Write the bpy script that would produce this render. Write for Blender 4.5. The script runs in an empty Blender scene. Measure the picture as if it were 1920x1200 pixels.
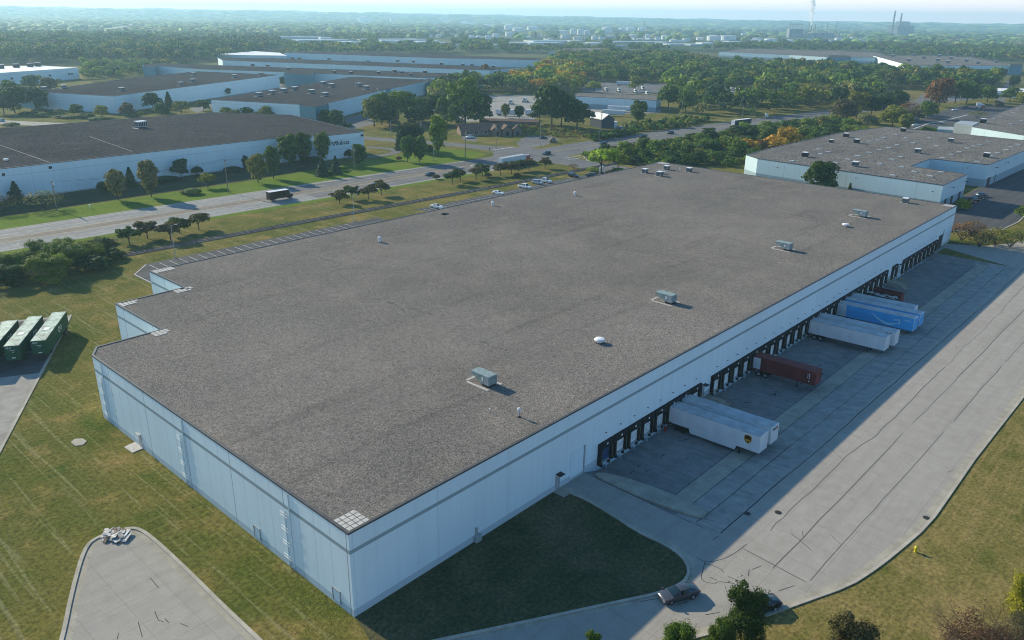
import bpy, bmesh, math, random
import numpy as np
from mathutils import Matrix, Vector
R = math.radians
random.seed(7); rng = np.random.default_rng(7)
S = bpy.context.scene
COL = S.collection
EXPOSURE = 0.62; SUN = 4.7; SKY = 0.112; HAZE = 1.3e-4
SUN_EL, SUN_SIDE = 24.7, 3.4          # degrees; sun stands over +Y, SUN_SIDE towards -X
DENOISE = True; HAZE_COL = (.50, .81, 1.0, 1); HAZE_G = .3; HORIZON = .75; HORIZON_COL = (13.6, 10.0, 9.5, 1); DUST = .6; OZONE = 3.0; TINT = (.60, .98, 1.15, 1)

# ------------------------------------------------------------------ camera
F = 1481.4605; YAW, PIT, ROL = 0.7383, 0.3662, 0.0143
CAM = np.array([-40.1542, -59.4916, 62.2556])
fw = np.array([math.cos(YAW)*math.cos(PIT), math.sin(YAW)*math.cos(PIT), -math.sin(PIT)])
_r = np.cross(fw, [0, 0, 1.]); _r /= np.linalg.norm(_r); _u = np.cross(_r, fw)
rt = _r*math.cos(ROL)+_u*math.sin(ROL); up = -_r*math.sin(ROL)+_u*math.cos(ROL)
cd = bpy.data.cameras.new('camera'); cam = bpy.data.objects.new('camera', cd); COL.objects.link(cam)
cd.sensor_width = 36; cd.lens = F/1920*36; cd.clip_start = 1; cd.clip_end = 60000
M4 = Matrix.Identity(4)
for i in range(3):
    M4[i][0], M4[i][1], M4[i][2], M4[i][3] = rt[i], up[i], -fw[i], CAM[i]
cam.matrix_world = M4; S.camera = cam

def ray(px, py): return fw+rt*(px-960)/F-up*(py-600)/F
def P(px, py, z=0.):
    """photo pixel -> point on the level plane at height z"""
    d = ray(px, py); t = (z-CAM[2])/d[2]; return CAM+d*t
def PY(px, py, Y=0.):
    d = ray(px, py); t = (Y-CAM[1])/d[1]; return CAM+d*t
def PX(px, py, X=0.):
    d = ray(px, py); t = (X-CAM[0])/d[0]; return CAM+d*t
def PL(l, z=0.): return [tuple(P(x, y, z)[:2]) for x, y in l]
def proj(X):
    d = np.asarray(X, float)-CAM; z = d@fw
    return 960+F*(d@rt)/z, 600-F*(d@up)/z

# ------------------------------------------------------------------ materials
def srgb(r, g, b): return tuple(((c/255)/12.92 if c/255 <= .04045 else ((c/255+.055)/1.055)**2.4) for c in (r, g, b))+(1,)
class NT:
    def __init__(s, name):
        s.m = bpy.data.materials.new(name); s.m.use_nodes = True; s.n = s.m.node_tree.nodes; s.l = s.m.node_tree.links
        s.b = s.n['Principled BSDF']; s.tc = s.n.new('ShaderNodeTexCoord')
        s.b.inputs['Specular IOR Level'].default_value = .25
    def node(s, t, **k):
        n = s.n.new(t)
        for a, v in k.items(): setattr(n, a, v)
        return n
    def link(s, a, b): s.l.new(a, b)
    def coord(s, scale=(1, 1, 1), rot=0., kind='Object'):
        mp = s.node('ShaderNodeMapping'); mp.inputs['Scale'].default_value = scale; mp.inputs['Rotation'].default_value = (0, 0, rot)
        s.link(s.tc.outputs[kind], mp.inputs[0]); return mp.outputs[0]
    def noise(s, scale, detail=3, co=None, rough=.55):
        n = s.node('ShaderNodeTexNoise'); n.inputs['Scale'].default_value = scale; n.inputs['Detail'].default_value = detail; n.inputs['Roughness'].default_value = rough
        s.link(co if co is not None else s.tc.outputs['Object'], n.inputs['Vector']); return n.outputs['Fac']
    def vor(s, scale, co=None):
        n = s.node('ShaderNodeTexVoronoi'); n.inputs['Scale'].default_value = scale
        s.link(co if co is not None else s.tc.outputs['Object'], n.inputs['Vector']); return n.outputs['Color']
    def rng(s, v, a, b, c=0., d=1.):
        n = s.node('ShaderNodeMapRange'); s.link(v, n.inputs[0])
        for i, x in zip((1, 2, 3, 4), (a, b, c, d)): n.inputs[i].default_value = x
        return n.outputs[0]
    def math(s, op, a, b=None):
        n = s.node('ShaderNodeMath', operation=op)
        for i, x in enumerate((a, b)):
            if x is None: continue
            if isinstance(x, (int, float)): n.inputs[i].default_value = x
            else: s.link(x, n.inputs[i])
        return n.outputs[0]
    def mix(s, f, a, b, mode='MIX'):
        n = s.node('ShaderNodeMix', data_type='RGBA', blend_type=mode)
        for i, x in ((0, f), (6, a), (7, b)):
            if isinstance(x, (int, float, tuple)): n.inputs[i].default_value = x
            else: s.link(x, n.inputs[i])
        return n.outputs[2]
    def out(s, color, rough=.8, bump=None, dist=.05, strength=.5, metal=0., spec=None):
        if isinstance(color, tuple): s.b.inputs['Base Color'].default_value = color
        else: s.link(color, s.b.inputs['Base Color'])
        s.b.inputs['Roughness'].default_value = rough; s.b.inputs['Metallic'].default_value = metal
        if spec is not None: s.b.inputs['Specular IOR Level'].default_value = spec
        if bump is not None:
            n = s.node('ShaderNodeBump'); n.inputs['Strength'].default_value = strength; n.inputs['Distance'].default_value = dist
            s.link(bump, n.inputs['Height']); s.link(n.outputs[0], s.b.inputs['Normal'])
        return s.m
def C(r, g, b): return (r, g, b, 1)
MATS = {}
def plain(name, col, rough=.6, var=.15, scale=1.5, metal=0., spec=None):
    """paint or metal with faint mottling"""
    if name in MATS: return MATS[name]
    t = NT(name); f = t.noise(scale, 4)
    c2 = tuple(x*(1-2*var) for x in col[:3])+(1,); c1 = tuple(min(1, x*(1+var)) for x in col[:3])+(1,)
    MATS[name] = t.out(t.mix(t.rng(f, .3, .7), c2, c1), rough, metal=metal, spec=spec); return MATS[name]

def mat_grass():
    t = NT('grass_material')
    big = t.noise(.035, 4); mid = t.noise(.13, 6, rough=.65); fine = t.noise(1.7, 4, rough=.75); tiny = t.noise(6, 2, rough=.8)
    streak = t.noise(1., 3, t.coord((1.3, .035, 1), R(30))); t.n[-1].inputs['Distortion'].default_value = .8      # mower tracks
    row = t.noise(1., 3, t.coord((.03, 1.1, 1)))
    c = t.mix(t.rng(big, .36, .62), C(.086, .102, .022), C(.170, .145, .042))
    c = t.mix(t.rng(mid, .52, .72), c, C(.27, .19, .078))
    c = t.mix(t.rng(mid, .47, .28), c, C(.055, .092, .014))
    c = t.mix(t.rng(streak, .56, .68, 0, .6), c, C(.24, .225, .12))
    c = t.mix(t.rng(row, .55, .7, 0, .35), c, C(.16, .15, .06))
    g = t.mix(t.rng(fine, .3, .7), C(.42, .44, .42), C(1.5, 1.48, 1.4)); c = t.mix(1., c, g, 'MULTIPLY')
    g = t.mix(t.rng(tiny, .3, .7), C(.75, .75, .75), C(1.25, 1.25, 1.2)); c = t.mix(1., c, g, 'MULTIPLY')
    # far country: woods, stubble and fields in large patches
    sx = t.node('ShaderNodeSeparateXYZ'); t.link(t.tc.outputs['Object'], sx.inputs[0])
    d = t.math('ADD', sx.outputs[0], sx.outputs[1])
    fb = t.noise(.0035, 5); far = t.mix(t.rng(fb, .45, .62), C(.040, .060, .025), C(.12, .12, .06))
    c = t.mix(t.rng(d, 1100, 2000), c, far)
    return t.out(c, .95, bump=t.noise(3.5, 3, rough=.7), dist=.25, strength=.55, spec=.02)
def mat_lawn(name, a, b, dry):
    t = NT(name); mid = t.noise(.19, 6, rough=.68); fine = t.noise(2.0, 4, rough=.75); big = t.noise(.05, 5, rough=.7)
    row = t.noise(1., 3, t.coord((.05, 1.3, 1)))
    c = t.mix(t.rng(mid, .35, .65), a, b); c = t.mix(t.rng(big, .52, .68, 0, .8), c, dry)
    c = t.mix(t.rng(row, .52, .68, 0, .4), c, dry)
    g = t.mix(t.rng(fine, .3, .7), C(.42, .44, .42), C(1.5, 1.48, 1.4)); c = t.mix(1., c, g, 'MULTIPLY')
    return t.out(c, .95, bump=t.noise(4, 3, rough=.7), dist=.2, strength=.5, spec=.02)
def mat_concrete(name, a, b, joint=None, rot=0., streak=None, speck=.25, fade=False, sk=.6):
    t = NT(name); big = t.noise(.05, 5); mid = t.noise(.5, 6, rough=.65); fine = t.noise(6, 3, rough=.7)
    c = t.mix(t.rng(big, .3, .7), a, b)
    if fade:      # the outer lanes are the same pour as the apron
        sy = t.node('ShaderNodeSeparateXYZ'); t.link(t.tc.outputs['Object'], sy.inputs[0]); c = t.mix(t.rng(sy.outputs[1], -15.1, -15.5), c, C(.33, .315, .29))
    g = t.mix(t.rng(mid, .3, .7), C(1-speck, 1-speck, 1-speck), C(1+speck*.6, 1+speck*.6, 1+speck*.6)); c = t.mix(1., c, g, 'MULTIPLY')
    g = t.mix(t.rng(fine, .3, .7), C(.86, .86, .86), C(1.12, 1.12, 1.12)); c = t.mix(1., c, g, 'MULTIPLY')
    spot = t.noise(1.1, 4, rough=.8); c = t.mix(t.rng(spot, .66, .76, 0, .55), c, tuple(x*.35 for x in a[:3])+(1,))
    if streak:
        st = t.noise(1., 4, t.coord(streak, rot)); c = t.mix(t.rng(st, .45, .68, 0, sk), c, tuple(x*.62 for x in a[:3])+(1,))
    if joint:
        sx = t.node('ShaderNodeSeparateXYZ'); t.link(t.coord((1, 1, 1), rot), sx.inputs[0])
        for ax, sp in enumerate(joint):
            if not sp: continue
            fr = t.math('FRACT', t.math('DIVIDE', t.math('ADD', sx.outputs[ax], 4000.), sp))
            c = t.mix(t.math('MULTIPLY', t.math('LESS_THAN', fr, .06/sp), .35), c, tuple(x*.3 for x in a[:3])+(1,))
    return t.out(c, .9, bump=fine, dist=.02, strength=.3, spec=.08)
def mat_gravel(name, a, b, warm, scale=5.):
    t = NT(name); g1 = t.vor(scale); v = t.node('ShaderNodeSeparateColor'); t.link(g1, v.inputs[0])
    n2 = t.noise(scale*.42, 3, rough=.85); big = t.noise(.022, 5, rough=.6); mid = t.noise(.12, 5); str_ = t.noise(1., 4, t.coord((.02, .28, 1)))
    c = t.mix(t.rng(big, .30, .70), a, b); c = t.mix(t.rng(mid, .46, .72, 0, .45), c, warm)
    c = t.mix(t.rng(str_, .58, .72, 0, .32), c, tuple(x*.45 for x in a[:3])+(1,))
    g = t.mix(v.outputs[0], C(.40, .40, .41), C(1.58, 1.55, 1.52)); c = t.mix(1., c, g, 'MULTIPLY')
    g = t.mix(t.rng(n2, .3, .7), C(.74, .74, .74), C(1.26, 1.26, 1.26)); c = t.mix(1., c, g, 'MULTIPLY')
    n3 = t.noise(scale*.15, 4, rough=.95); g = t.mix(t.rng(n3, .32, .68), C(.76, .76, .77), C(1.24, 1.24, 1.22)); c = t.mix(1., c, g, 'MULTIPLY')
    return t.out(c, .95, bump=v.outputs[0], dist=.05, strength=.8, spec=0.)
def mat_wall(name, col, joint=3.05, stripe=None, base=None, stripe_c=None, base_c=None, jw=.03, dark=.35, side_only=False):
    """tilt-up concrete panels: joints, one painted band, a darker base course and rain streaks"""
    t = NT(name); sx = t.node('ShaderNodeSeparateXYZ'); t.link(t.tc.outputs['Object'], sx.inputs[0])
    ge = t.node('ShaderNodeNewGeometry'); sn = t.node('ShaderNodeSeparateXYZ'); t.link(ge.outputs['Normal'], sn.inputs[0])
    ax = t.math('GREATER_THAN', t.math('ABSOLUTE', sn.outputs[0]), .7)
    u = t.math('ADD', t.math('MULTIPLY', sx.outputs[1], ax), t.math('MULTIPLY', sx.outputs[0], t.math('SUBTRACT', 1., ax)))
    st = t.noise(1., 4, t.coord((.9, .9, .05))); big = t.noise(.09, 4)
    c = t.mix(t.rng(st, .4, .75, 0, .35), col, tuple(x*.8 for x in col[:3])+(1,))
    c = t.mix(t.rng(big, .3, .7, 0, .4), c, tuple(x*.82 for x in col[:3])+(1,))
    z = sx.outputs[2]
    def band(z0, z1, cc, c):
        f = t.math('MULTIPLY', t.math('GREATER_THAN', z, z0), t.math('LESS_THAN', z, z1)); return t.mix(f, c, cc)
    if stripe: c = band(stripe[0], stripe[1], stripe_c or tuple(x*.45 for x in col[:3])+(1,), c)
    if base: c = band(-9, base, base_c or tuple(x*.62 for x in col[:3])+(1,), c)
    if joint:
        fr = t.math('FRACT', t.math('DIVIDE', t.math('ADD', u, 1000.), joint)); f = t.math('LESS_THAN', fr, jw/joint)
        fr2 = t.math('FRACT', t.math('DIVIDE', t.math('ADD', u, 1000.), joint*4)); f2 = t.math('LESS_THAN', fr2, jw*2/joint/4)
        amt = t.math('MULTIPLY', t.math('MAXIMUM', t.math('MULTIPLY', f, .55), f2), 1-dark)
        if side_only: amt = t.math('MULTIPLY', amt, t.math('MAXIMUM', ax, .22))
        c = t.mix(amt, c, tuple(x*.3 for x in col[:3])+(1,))
    return t.out(c, .75, bump=t.noise(2.5, 3), dist=.01, strength=.2)
def mat_leaf(name, attr=False, rough=.75):
    t = NT(name)
    if attr:
        a = t.node('ShaderNodeAttribute', attribute_name='tint'); base = a.outputs['Color']
    else:
        oi = t.node('ShaderNodeObjectInfo'); base = oi.outputs['Color']
    ge = t.node('ShaderNodeNewGeometry'); ri = ge.outputs['Random Per Island']
    v = t.mix(ri, C(.5, .52, .5), C(1.55, 1.5, 1.25)); c = t.mix(1., base, v, 'MULTIPLY'); c = t.mix(1., c, C(1.45, 1.38, 1.2), 'MULTIPLY')
    n = t.noise(.45, 2); c = t.mix(1., c, t.mix(t.rng(n, .35, .65), C(.72, .75, .8), C(1.25, 1.2, 1.05)), 'MULTIPLY')
    t.out(c, rough, spec=.2)
    tr = t.node('ShaderNodeBsdfTranslucent'); t.link(t.mix(1., c, C(1.3, 1.35, .7), 'MULTIPLY'), tr.inputs[0])
    ms = t.node('ShaderNodeMixShader'); ms.inputs[0].default_value = .28
    t.link(t.b.outputs[0], ms.inputs[1]); t.link(tr.outputs[0], ms.inputs[2])
    o = [n for n in t.n if n.type == 'OUTPUT_MATERIAL'][0]; t.link(ms.outputs[0], o.inputs[0]); return t.m
def mat_paint(name, col, rough=.25, coat=.6, metal=0.):
    m = plain(name, col, rough, .04, 2., metal); m.node_tree.nodes['Principled BSDF'].inputs['Coat Weight'].default_value = coat; return m
def mat_glass(name, col=C(.012, .016, .02), rough=.08):
    t = NT(name); return t.out(t.mix(t.noise(.7), col, tuple(x*1.8 for x in col[:3])+(1,)), rough, spec=.8)

WHITE = C(.62, .62, .60)
M = dict(
 grass=mat_grass(),
 lawn=mat_lawn('verge_grass_material', C(.09, .15, .016), C(.135, .195, .022), C(.17, .185, .04)),
 dry=mat_lawn('dry_grass_material', C(.115, .116, .03), C(.225, .175, .066), C(.32, .23, .105)),
 concrete=mat_concrete('apron_concrete_material', C(.32, .295, .26), C(.35, .325, .287), (4.6, 4.6), speck=.12, streak=(.03, .7, 1), sk=.22),
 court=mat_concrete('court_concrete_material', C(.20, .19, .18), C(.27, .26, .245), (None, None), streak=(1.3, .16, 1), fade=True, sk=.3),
 strip=mat_concrete('pad_concrete_material', C(.33, .302, .245), C(.385, .352, .285), (6., None)),
 kerb=mat_concrete('kerb_concrete_material', C(.36, .33, .27), C(.46, .42, .35)),
 road=mat_concrete('road_concrete_material', C(.25, .245, .235), C(.31, .305, .29), streak=(.012, .55, 1)),
 asphalt=mat_concrete('asphalt_material', C(.075, .075, .078), C(.11, .108, .108), streak=(.02, .5, 1), speck=.2),
 grey_asphalt=mat_concrete('worn_asphalt_material', C(.14, .14, .14), C(.19, .187, .183), streak=(.02, .4, 1), speck=.2),
 yard=mat_concrete('yard_material', C(.27, .25, .225), C(.34, .32, .29)),
 gravel=mat_gravel('roof_gravel_material', C(.152, .141, .129), C(.218, .200, .180), C(.258, .228, .192), 10.5),
 dark_gravel=mat_gravel('dark_roof_gravel_material', C(.050, .049, .051), C(.074, .072, .073), C(.088, .083, .08), 3.),
 brown_gravel=mat_gravel('worn_roof_gravel_material', C(.125, .120, .116), C(.175, .168, .158), C(.24, .215, .18), 3.),
 white_roof=plain('white_membrane_material', C(.75, .74, .72), .7, .08, .1),
 wall=mat_wall('warehouse_wall_material', C(.68, .80, .825), 3.05, (8.35, 8.85), .95, stripe_c=C(.27, .35, .36), base_c=C(.44, .53, .57), jw=.075, dark=.2, side_only=True),
 wall_plain=mat_wall('panel_wall_material', C(.66, .78, .81), 7.3, (8.3, 8.5), .5, stripe_c=C(.5, .58, .6)),
 wall_two=mat_wall('two_tone_wall_material', C(.52, .66, .70), 6.4, None, 3.1, base_c=C(.26, .35, .39), jw=.05),
 teal=mat_wall('teal_office_material', C(.11, .24, .28), 4.),
 coping=plain('coping_metal_material', C(.08, .08, .08), .5),
 tar=plain('tar_material', C(.022, .022, .024), .7),
 white_line=plain('white_line_material', C(.62, .62, .60), .8, .25, 2.),
 yellow_line=plain('yellow_line_material', C(.50, .33, .06), .8, .25, 2.),
 ballast=mat_gravel('ballast_material', C(.14, .12, .11), C(.22, .19, .17), C(.26, .22, .18), 5.),
 tie=plain('tie_wood_material', C(.30, .27, .23), .9, .3, 1.),
 steel=plain('rail_steel_material', C(.16, .13, .115), .45, .2, 1., .6),
 galv=plain('galvanised_metal_material', C(.34, .37, .37), .45, .1, 1.),
 unit=plain('unit_metal_material', C(.24, .30, .29), .5, .15, 1.2),
 white=plain('white_paint_material', C(.72, .72, .71), .5, .06, 1.),
 trailer_white=plain('trailer_white_material', C(.66, .68, .69), .4, .06, .6),
 trailer_roof=plain('trailer_roof_material', C(.42, .44, .45), .55, .15, .5),
 black=plain('black_rubber_material', C(.012, .012, .013), .8),
 dark=plain('dark_metal_material', C(.03, .03, .032), .6),
 rim=plain('rim_metal_material', C(.5, .5, .5), .35, .1, 1., .6),
 dock=plain('dock_door_material', C(.80, .80, .77), .5),
 dockblue=plain('blue_dock_door_material', C(.035, .07, .16), .5),
 yellow=plain('yellow_paint_material', C(.24, .20, .07), .6),
 red=plain('red_paint_material', C(.45, .03, .02), .5),
 rust=plain('container_red_material', C(.19, .034, .030), .6, .2, .5),
 green=plain('container_green_material', C(.012, .075, .035), .45, .12, .5),
 green_roof=plain('faded_green_roof_material', C(.33, .43, .36), .6, .35, .6),
 blue=plain('trailer_blue_material', C(.06, .38, .74), .4, .05, .5),
 pale_blue=plain('pale_blue_mark_material', C(.40, .66, .80), .4, .05),
 brown=plain('shield_brown_material', C(.05, .022, .008), .5), gold=plain('shield_gold_material', C(.70, .36, .02), .5),
 ink=plain('sign_ink_material', C(.02, .02, .02), .6),
 paver=plain('paver_material', C(.50, .475, .44), .9, .12, 2.),
 bark=plain('bark_material', C(.10, .075, .055), .95, .3, 2.),
 wood=plain('pole_wood_material', C(.24, .20, .165), .9, .2, 1.),
 shade_tinted_lawn=mat_lawn('shade_tinted_lawn_material', C(.050, .062, .030), C(.085, .085, .042), C(.13, .11, .065)),  # ordinary grass with building shade mixed into its colours
 seam=plain('roof_seam_material', C(.05, .047, .045), .9), dome=plain('skylight_dome_material', C(.55, .55, .54), .5, .2, 1.),
 leaf=mat_leaf('foliage_material'), far_leaf=mat_leaf('woodland_material', True),
 glass=mat_glass('window_glass_material'), teal_glass=mat_glass('windscreen_material', C(.004, .011, .012), .1),
 tank=plain('tank_white_material', C(.72, .72, .70), .5, .06, .05),
 stack=plain('chimney_concrete_material', C(.25, .23, .22), .8, .1, .05),
 plant=plain('plant_steel_material', C(.20, .22, .24), .6, .2, .05),
 brick=plain('brown_shingle_material', C(.13, .085, .065), .9, .2, .8),
 stone=plain('house_brick_material', C(.22, .16, .12), .9, .2, 1.), slate=plain('slate_siding_material', C(.045, .055, .075), .8, .1),
 debris=plain('rubble_material', C(.60, .58, .55), .9, .35, 1.5),
 lamp=plain('lamp_head_material', C(.5, .5, .5), .4), hydrant=plain('hydrant_yellow_material', C(.65, .55, .02), .45),
)
for q in range(1, 4): pass

# ------------------------------------------------------------------ mesh builder
class MB:
    def __init__(s): s.v = []; s.f = []; s.m = []; s.M = None
    def p(s, q):
        q = Vector(q); s.v.append(tuple(s.M @ q) if s.M is not None else tuple(q)); return len(s.v)-1
    def face(s, pts, mi=0): s.f.append([s.p(q) for q in pts]); s.m.append(mi); return s
    def box(s, x0, y0, z0, x1, y1, z1, mi=0, top=None):
        b = [s.p(q) for q in ((x0, y0, z0), (x1, y0, z0), (x1, y1, z0), (x0, y1, z0), (x0, y0, z1), (x1, y0, z1), (x1, y1, z1), (x0, y1, z1))]
        for k, q in enumerate(((0, 3, 2, 1), (4, 5, 6, 7), (0, 1, 5, 4), (1, 2, 6, 5), (2, 3, 7, 6), (3, 0, 4, 7))):
            s.f.append([b[i] for i in q]); s.m.append(top if (k == 1 and top is not None) else mi)
        return s
    def prism(s, poly, z0, z1, mi=0, top=None, bottom=True):
        n = len(poly); a = [s.p((x, y, z0)) for x, y in poly]; b = [s.p((x, y, z1)) for x, y in poly]
        for i in range(n): s.f.append([a[i], a[(i+1) % n], b[(i+1) % n], b[i]]); s.m.append(mi)
        if top != -1: s.f.append(b); s.m.append(mi if top is None else top)
        if bottom: s.f.append(a[::-1]); s.m.append(mi)
        return s
    def xprism(s, prof, x0, x1, mi=0):
        """profile in (y, z) pulled along x"""
        n = len(prof); a = [s.p((x0, y, z)) for y, z in prof]; b = [s.p((x1, y, z)) for y, z in prof]
        for i in range(n): s.f.append([a[i], b[i], b[(i+1) % n], a[(i+1) % n]]); s.m.append(mi)
        s.f.append(a); s.m.append(mi); s.f.append(b[::-1]); s.m.append(mi); return s
    def tube(s, p, q, r0, r1=None, n=8, mi=0, cap=True):
        r1 = r0 if r1 is None else r1; p = Vector(p); q = Vector(q); d = (q-p).normalized()
        a = d.orthogonal().normalized(); b = d.cross(a); A = []; B = []
        for i in range(n):
            c, t = math.cos(2*math.pi*i/n), math.sin(2*math.pi*i/n); A.append(s.p(p+(a*c+b*t)*r0)); B.append(s.p(q+(a*c+b*t)*r1))
        for i in range(n): s.f.append([A[i], A[(i+1) % n], B[(i+1) % n], B[i]]); s.m.append(mi)
        if cap: s.f.append(B); s.m.append(mi); s.f.append(A[::-1]); s.m.append(mi)
        return s
    def lathe(s, prof, n=16, mi=0, c=(0, 0)):
        rings = [[s.p((c[0]+r*math.cos(2*math.pi*i/n), c[1]+r*math.sin(2*math.pi*i/n), z)) for i in range(n)] for r, z in prof]
        for a, b in zip(rings, rings[1:]):
            for i in range(n): s.f.append([a[i], a[(i+1) % n], b[(i+1) % n], b[i]]); s.m.append(mi)
        s.f.append(rings[-1]); s.m.append(mi); s.f.append(rings[0][::-1]); s.m.append(mi); return s
    def ribbon(s, pts, w, z, mi=0):
        """flat strip along a 2-D polyline; z a number or a function of x, y"""
        zf = z if callable(z) else (lambda x, y: z); L = []
        for i, q in enumerate(pts):
            a = np.array(pts[max(0, i-1)]); b = np.array(pts[min(len(pts)-1, i+1)]); d = b-a; d = d/(np.linalg.norm(d)+1e-9); n = np.array([-d[1], d[0]])*w/2
            l = np.array(q)+n; r = np.array(q)-n; L.append((s.p((l[0], l[1], zf(*l))), s.p((r[0], r[1], zf(*r)))))
        for (a, b), (c, d) in zip(L, L[1:]): s.f.append([a, b, d, c]); s.m.append(mi)
        return s
    def build(s, name, mats, parent=None, smooth=False, bevel=0.):
        me = bpy.data.meshes.new(name); me.from_pydata(s.v, [], s.f)
        for x in (mats if isinstance(mats, (list, tuple)) else [mats]): me.materials.append(x)
        me.polygons.foreach_set('material_index', s.m)
        if smooth: me.polygons.foreach_set('use_smooth', [True]*len(s.f))
        me.update(); o = bpy.data.objects.new(name, me); COL.objects.link(o)
        if parent is not None: o.parent = parent
        if bevel:
            b = o.modifiers.new('bevel', 'BEVEL'); b.width = bevel; b.segments = 2; b.limit_method = 'ANGLE'
        return o
def tag(o, label=None, cat=None, group=None, kind=None):
    for k, v in (('label', label), ('category', cat), ('group', group), ('kind', kind)):
        if v: o[k] = v
    return o
def thing(name, label, cat, loc=(0, 0, 0), rz=0., group=None):
    o = bpy.data.objects.new(name, None); o.empty_display_size = .1; COL.objects.link(o); o.location = loc; o.rotation_euler = (0, 0, rz)
    return tag(o, label, cat, group)
def copy_tree(o, parent=None):
    c = o.copy(); COL.objects.link(c)
    if parent is not None: c.parent = parent
    for ch in [k for k in KIDS(o)]: copy_tree(ch, c)
    return c
def KIDS(o): return list(o.children)
def text_mesh(txt, size, name='lettering', bold=0.):
    cu = bpy.data.curves.new(name, 'FONT'); cu.body = txt; cu.size = size; cu.extrude = .01; cu.align_x = 'CENTER'; cu.align_y = 'CENTER'; cu.offset = bold; cu.resolution_u = 3
    o = bpy.data.objects.new(name, cu); COL.objects.link(o); dg = bpy.context.evaluated_depsgraph_get()
    me = bpy.data.meshes.new_from_object(o.evaluated_get(dg)); bpy.data.objects.remove(o); return me
def lettering(txt, size, mat, parent, loc, rot, name='lettering', bold=0.):
    me = text_mesh(txt, size, name, bold); me.materials.clear(); me.materials.append(mat)
    o = bpy.data.objects.new(name, me); COL.objects.link(o); o.parent = parent; o.location = loc; o.rotation_euler = rot; return o
def inset(poly, d):
    n = len(poly); out = []; ar = sum(poly[i][0]*poly[(i+1) % n][1]-poly[(i+1) % n][0]*poly[i][1] for i in range(n)); sg = 1 if ar > 0 else -1
    for i in range(n):
        a, b, c = (np.array(poly[k % n], float) for k in (i-1, i, i+1)); u = (b-a)/np.linalg.norm(b-a); v = (c-b)/np.linalg.norm(c-b)
        n1 = np.array([-u[1], u[0]])*sg; n2 = np.array([-v[1], v[0]])*sg; k = n1+n2; k = k/max(.3, k@n1) ; out.append(tuple(b+k*d))
    return out
def ccw(poly):
    n = len(poly); ar = sum(poly[i][0]*poly[(i+1) % n][1]-poly[(i+1) % n][0]*poly[i][1] for i in range(n)); return poly if ar > 0 else poly[::-1]
def sheet(name, poly, z, mat, kind='structure'):
    o = MB().face([(x, y, z) for x, y in ccw(list(poly))]).build(name, mat); return tag(o, kind=kind)
def smooth(poly, it=2, closed=True):
    for _ in range(it):
        q = []; n = len(poly); rngs = range(n) if closed else range(n-1)
        if not closed: q.append(poly[0])
        for i in rngs:
            a = np.array(poly[i]); b = np.array(poly[(i+1) % n]); q += [tuple(a*.75+b*.25), tuple(a*.25+b*.75)]
        if not closed: q.append(poly[-1])
        poly = q
    return poly
def inside(x, y, poly):
    c = False; n = len(poly); j = n-1
    for i in range(n):
        xi, yi = poly[i]; xj, yj = poly[j]
        if (yi > y) != (yj > y) and x < (xj-xi)*(y-yi)/(yj-yi)+xi: c = not c
        j = i
    return c
def ordw(i):
    w = 'first second third fourth fifth sixth seventh eighth ninth tenth eleventh twelfth thirteenth fourteenth fifteenth sixteenth seventeenth eighteenth nineteenth twentieth'.split()
    if i < 20: return w[i]
    t = {2: 'twenty', 3: 'thirty', 4: 'forty', 5: 'fifty', 6: 'sixty', 7: 'seventy', 8: 'eighty', 9: 'ninety'}; n = i+1; d, k = divmod(n, 10)
    return (t[d].replace('ty', 'tieth') if k == 0 else t[d]+'-'+w[k-1])
# ------------------------------------------------------------------ ground and paving
def court_z(x, y):
    d = -1.27*min(1., max(0., (y+22)/12.)); a = min(1., max(0., (x-41.3)/3.6)); b = min(1., max(0., (206-x)/3.))
    return d*a*b
HX0, HX1, HY0, HY1 = 41.3, 206., -22., 0.
g = MB(); B0, B1 = -1500., 15000.
g.face([(B0, B0, 0), (B1, B0, 0), (B1, HY0, 0), (B0, HY0, 0)]); g.face([(B0, HY1, 0), (B1, HY1, 0), (B1, B1, 0), (B0, B1, 0)])
g.face([(B0, HY0, 0), (HX0, HY0, 0), (HX0, HY1, 0), (B0, HY1, 0)]); g.face([(HX1, HY0, 0), (B1, HY0, 0), (B1, HY1, 0), (HX1, HY1, 0)])
tag(g.build('ground', M['grass']), kind='structure')
nx, ny = 110, 22; g = MB()
xs = np.linspace(HX0, HX1, nx+1); ys = np.linspace(HY0, HY1, ny+1)
g.v = [(x, y, court_z(x, y)) for y in ys for x in xs]
for j in range(ny):
    for i in range(nx): a = j*(nx+1)+i; g.f.append([a, a+1, a+nx+2, a+nx+1]); g.m.append(0)
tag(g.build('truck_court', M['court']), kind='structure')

def extend(l, d):
    a, b = np.array(l[-2]), np.array(l[-1]); u = (b-a)/np.linalg.norm(b-a); return l+[tuple(b+u*d)]
outer = smooth(PL([(1826, 862), (1783, 924), (1741, 984), (1677, 1039), (1638, 1069), (1591, 1099), (1506, 1129), (1450, 1150), (1335, 1187), (1301, 1196)]), 1, False)
outer = [(320, -42.0), (180, -41.8), (115, -41.4)]+[q for q in outer if q[0] < 108]; outer = extend(outer, 70)
inner = [(36.6, -1.5)]+smooth(PL([(1070, 925), (1100, 937), (1150, 967), (1198, 999), (1249, 1022), (1278, 1042), (1291, 1062), (1291, 1080), (1278, 1096), (1232, 1114), (1193, 1122), (1100, 1142), (980, 1168), (837, 1198)]), 2, False)
inner = extend(inner, 60)
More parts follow.
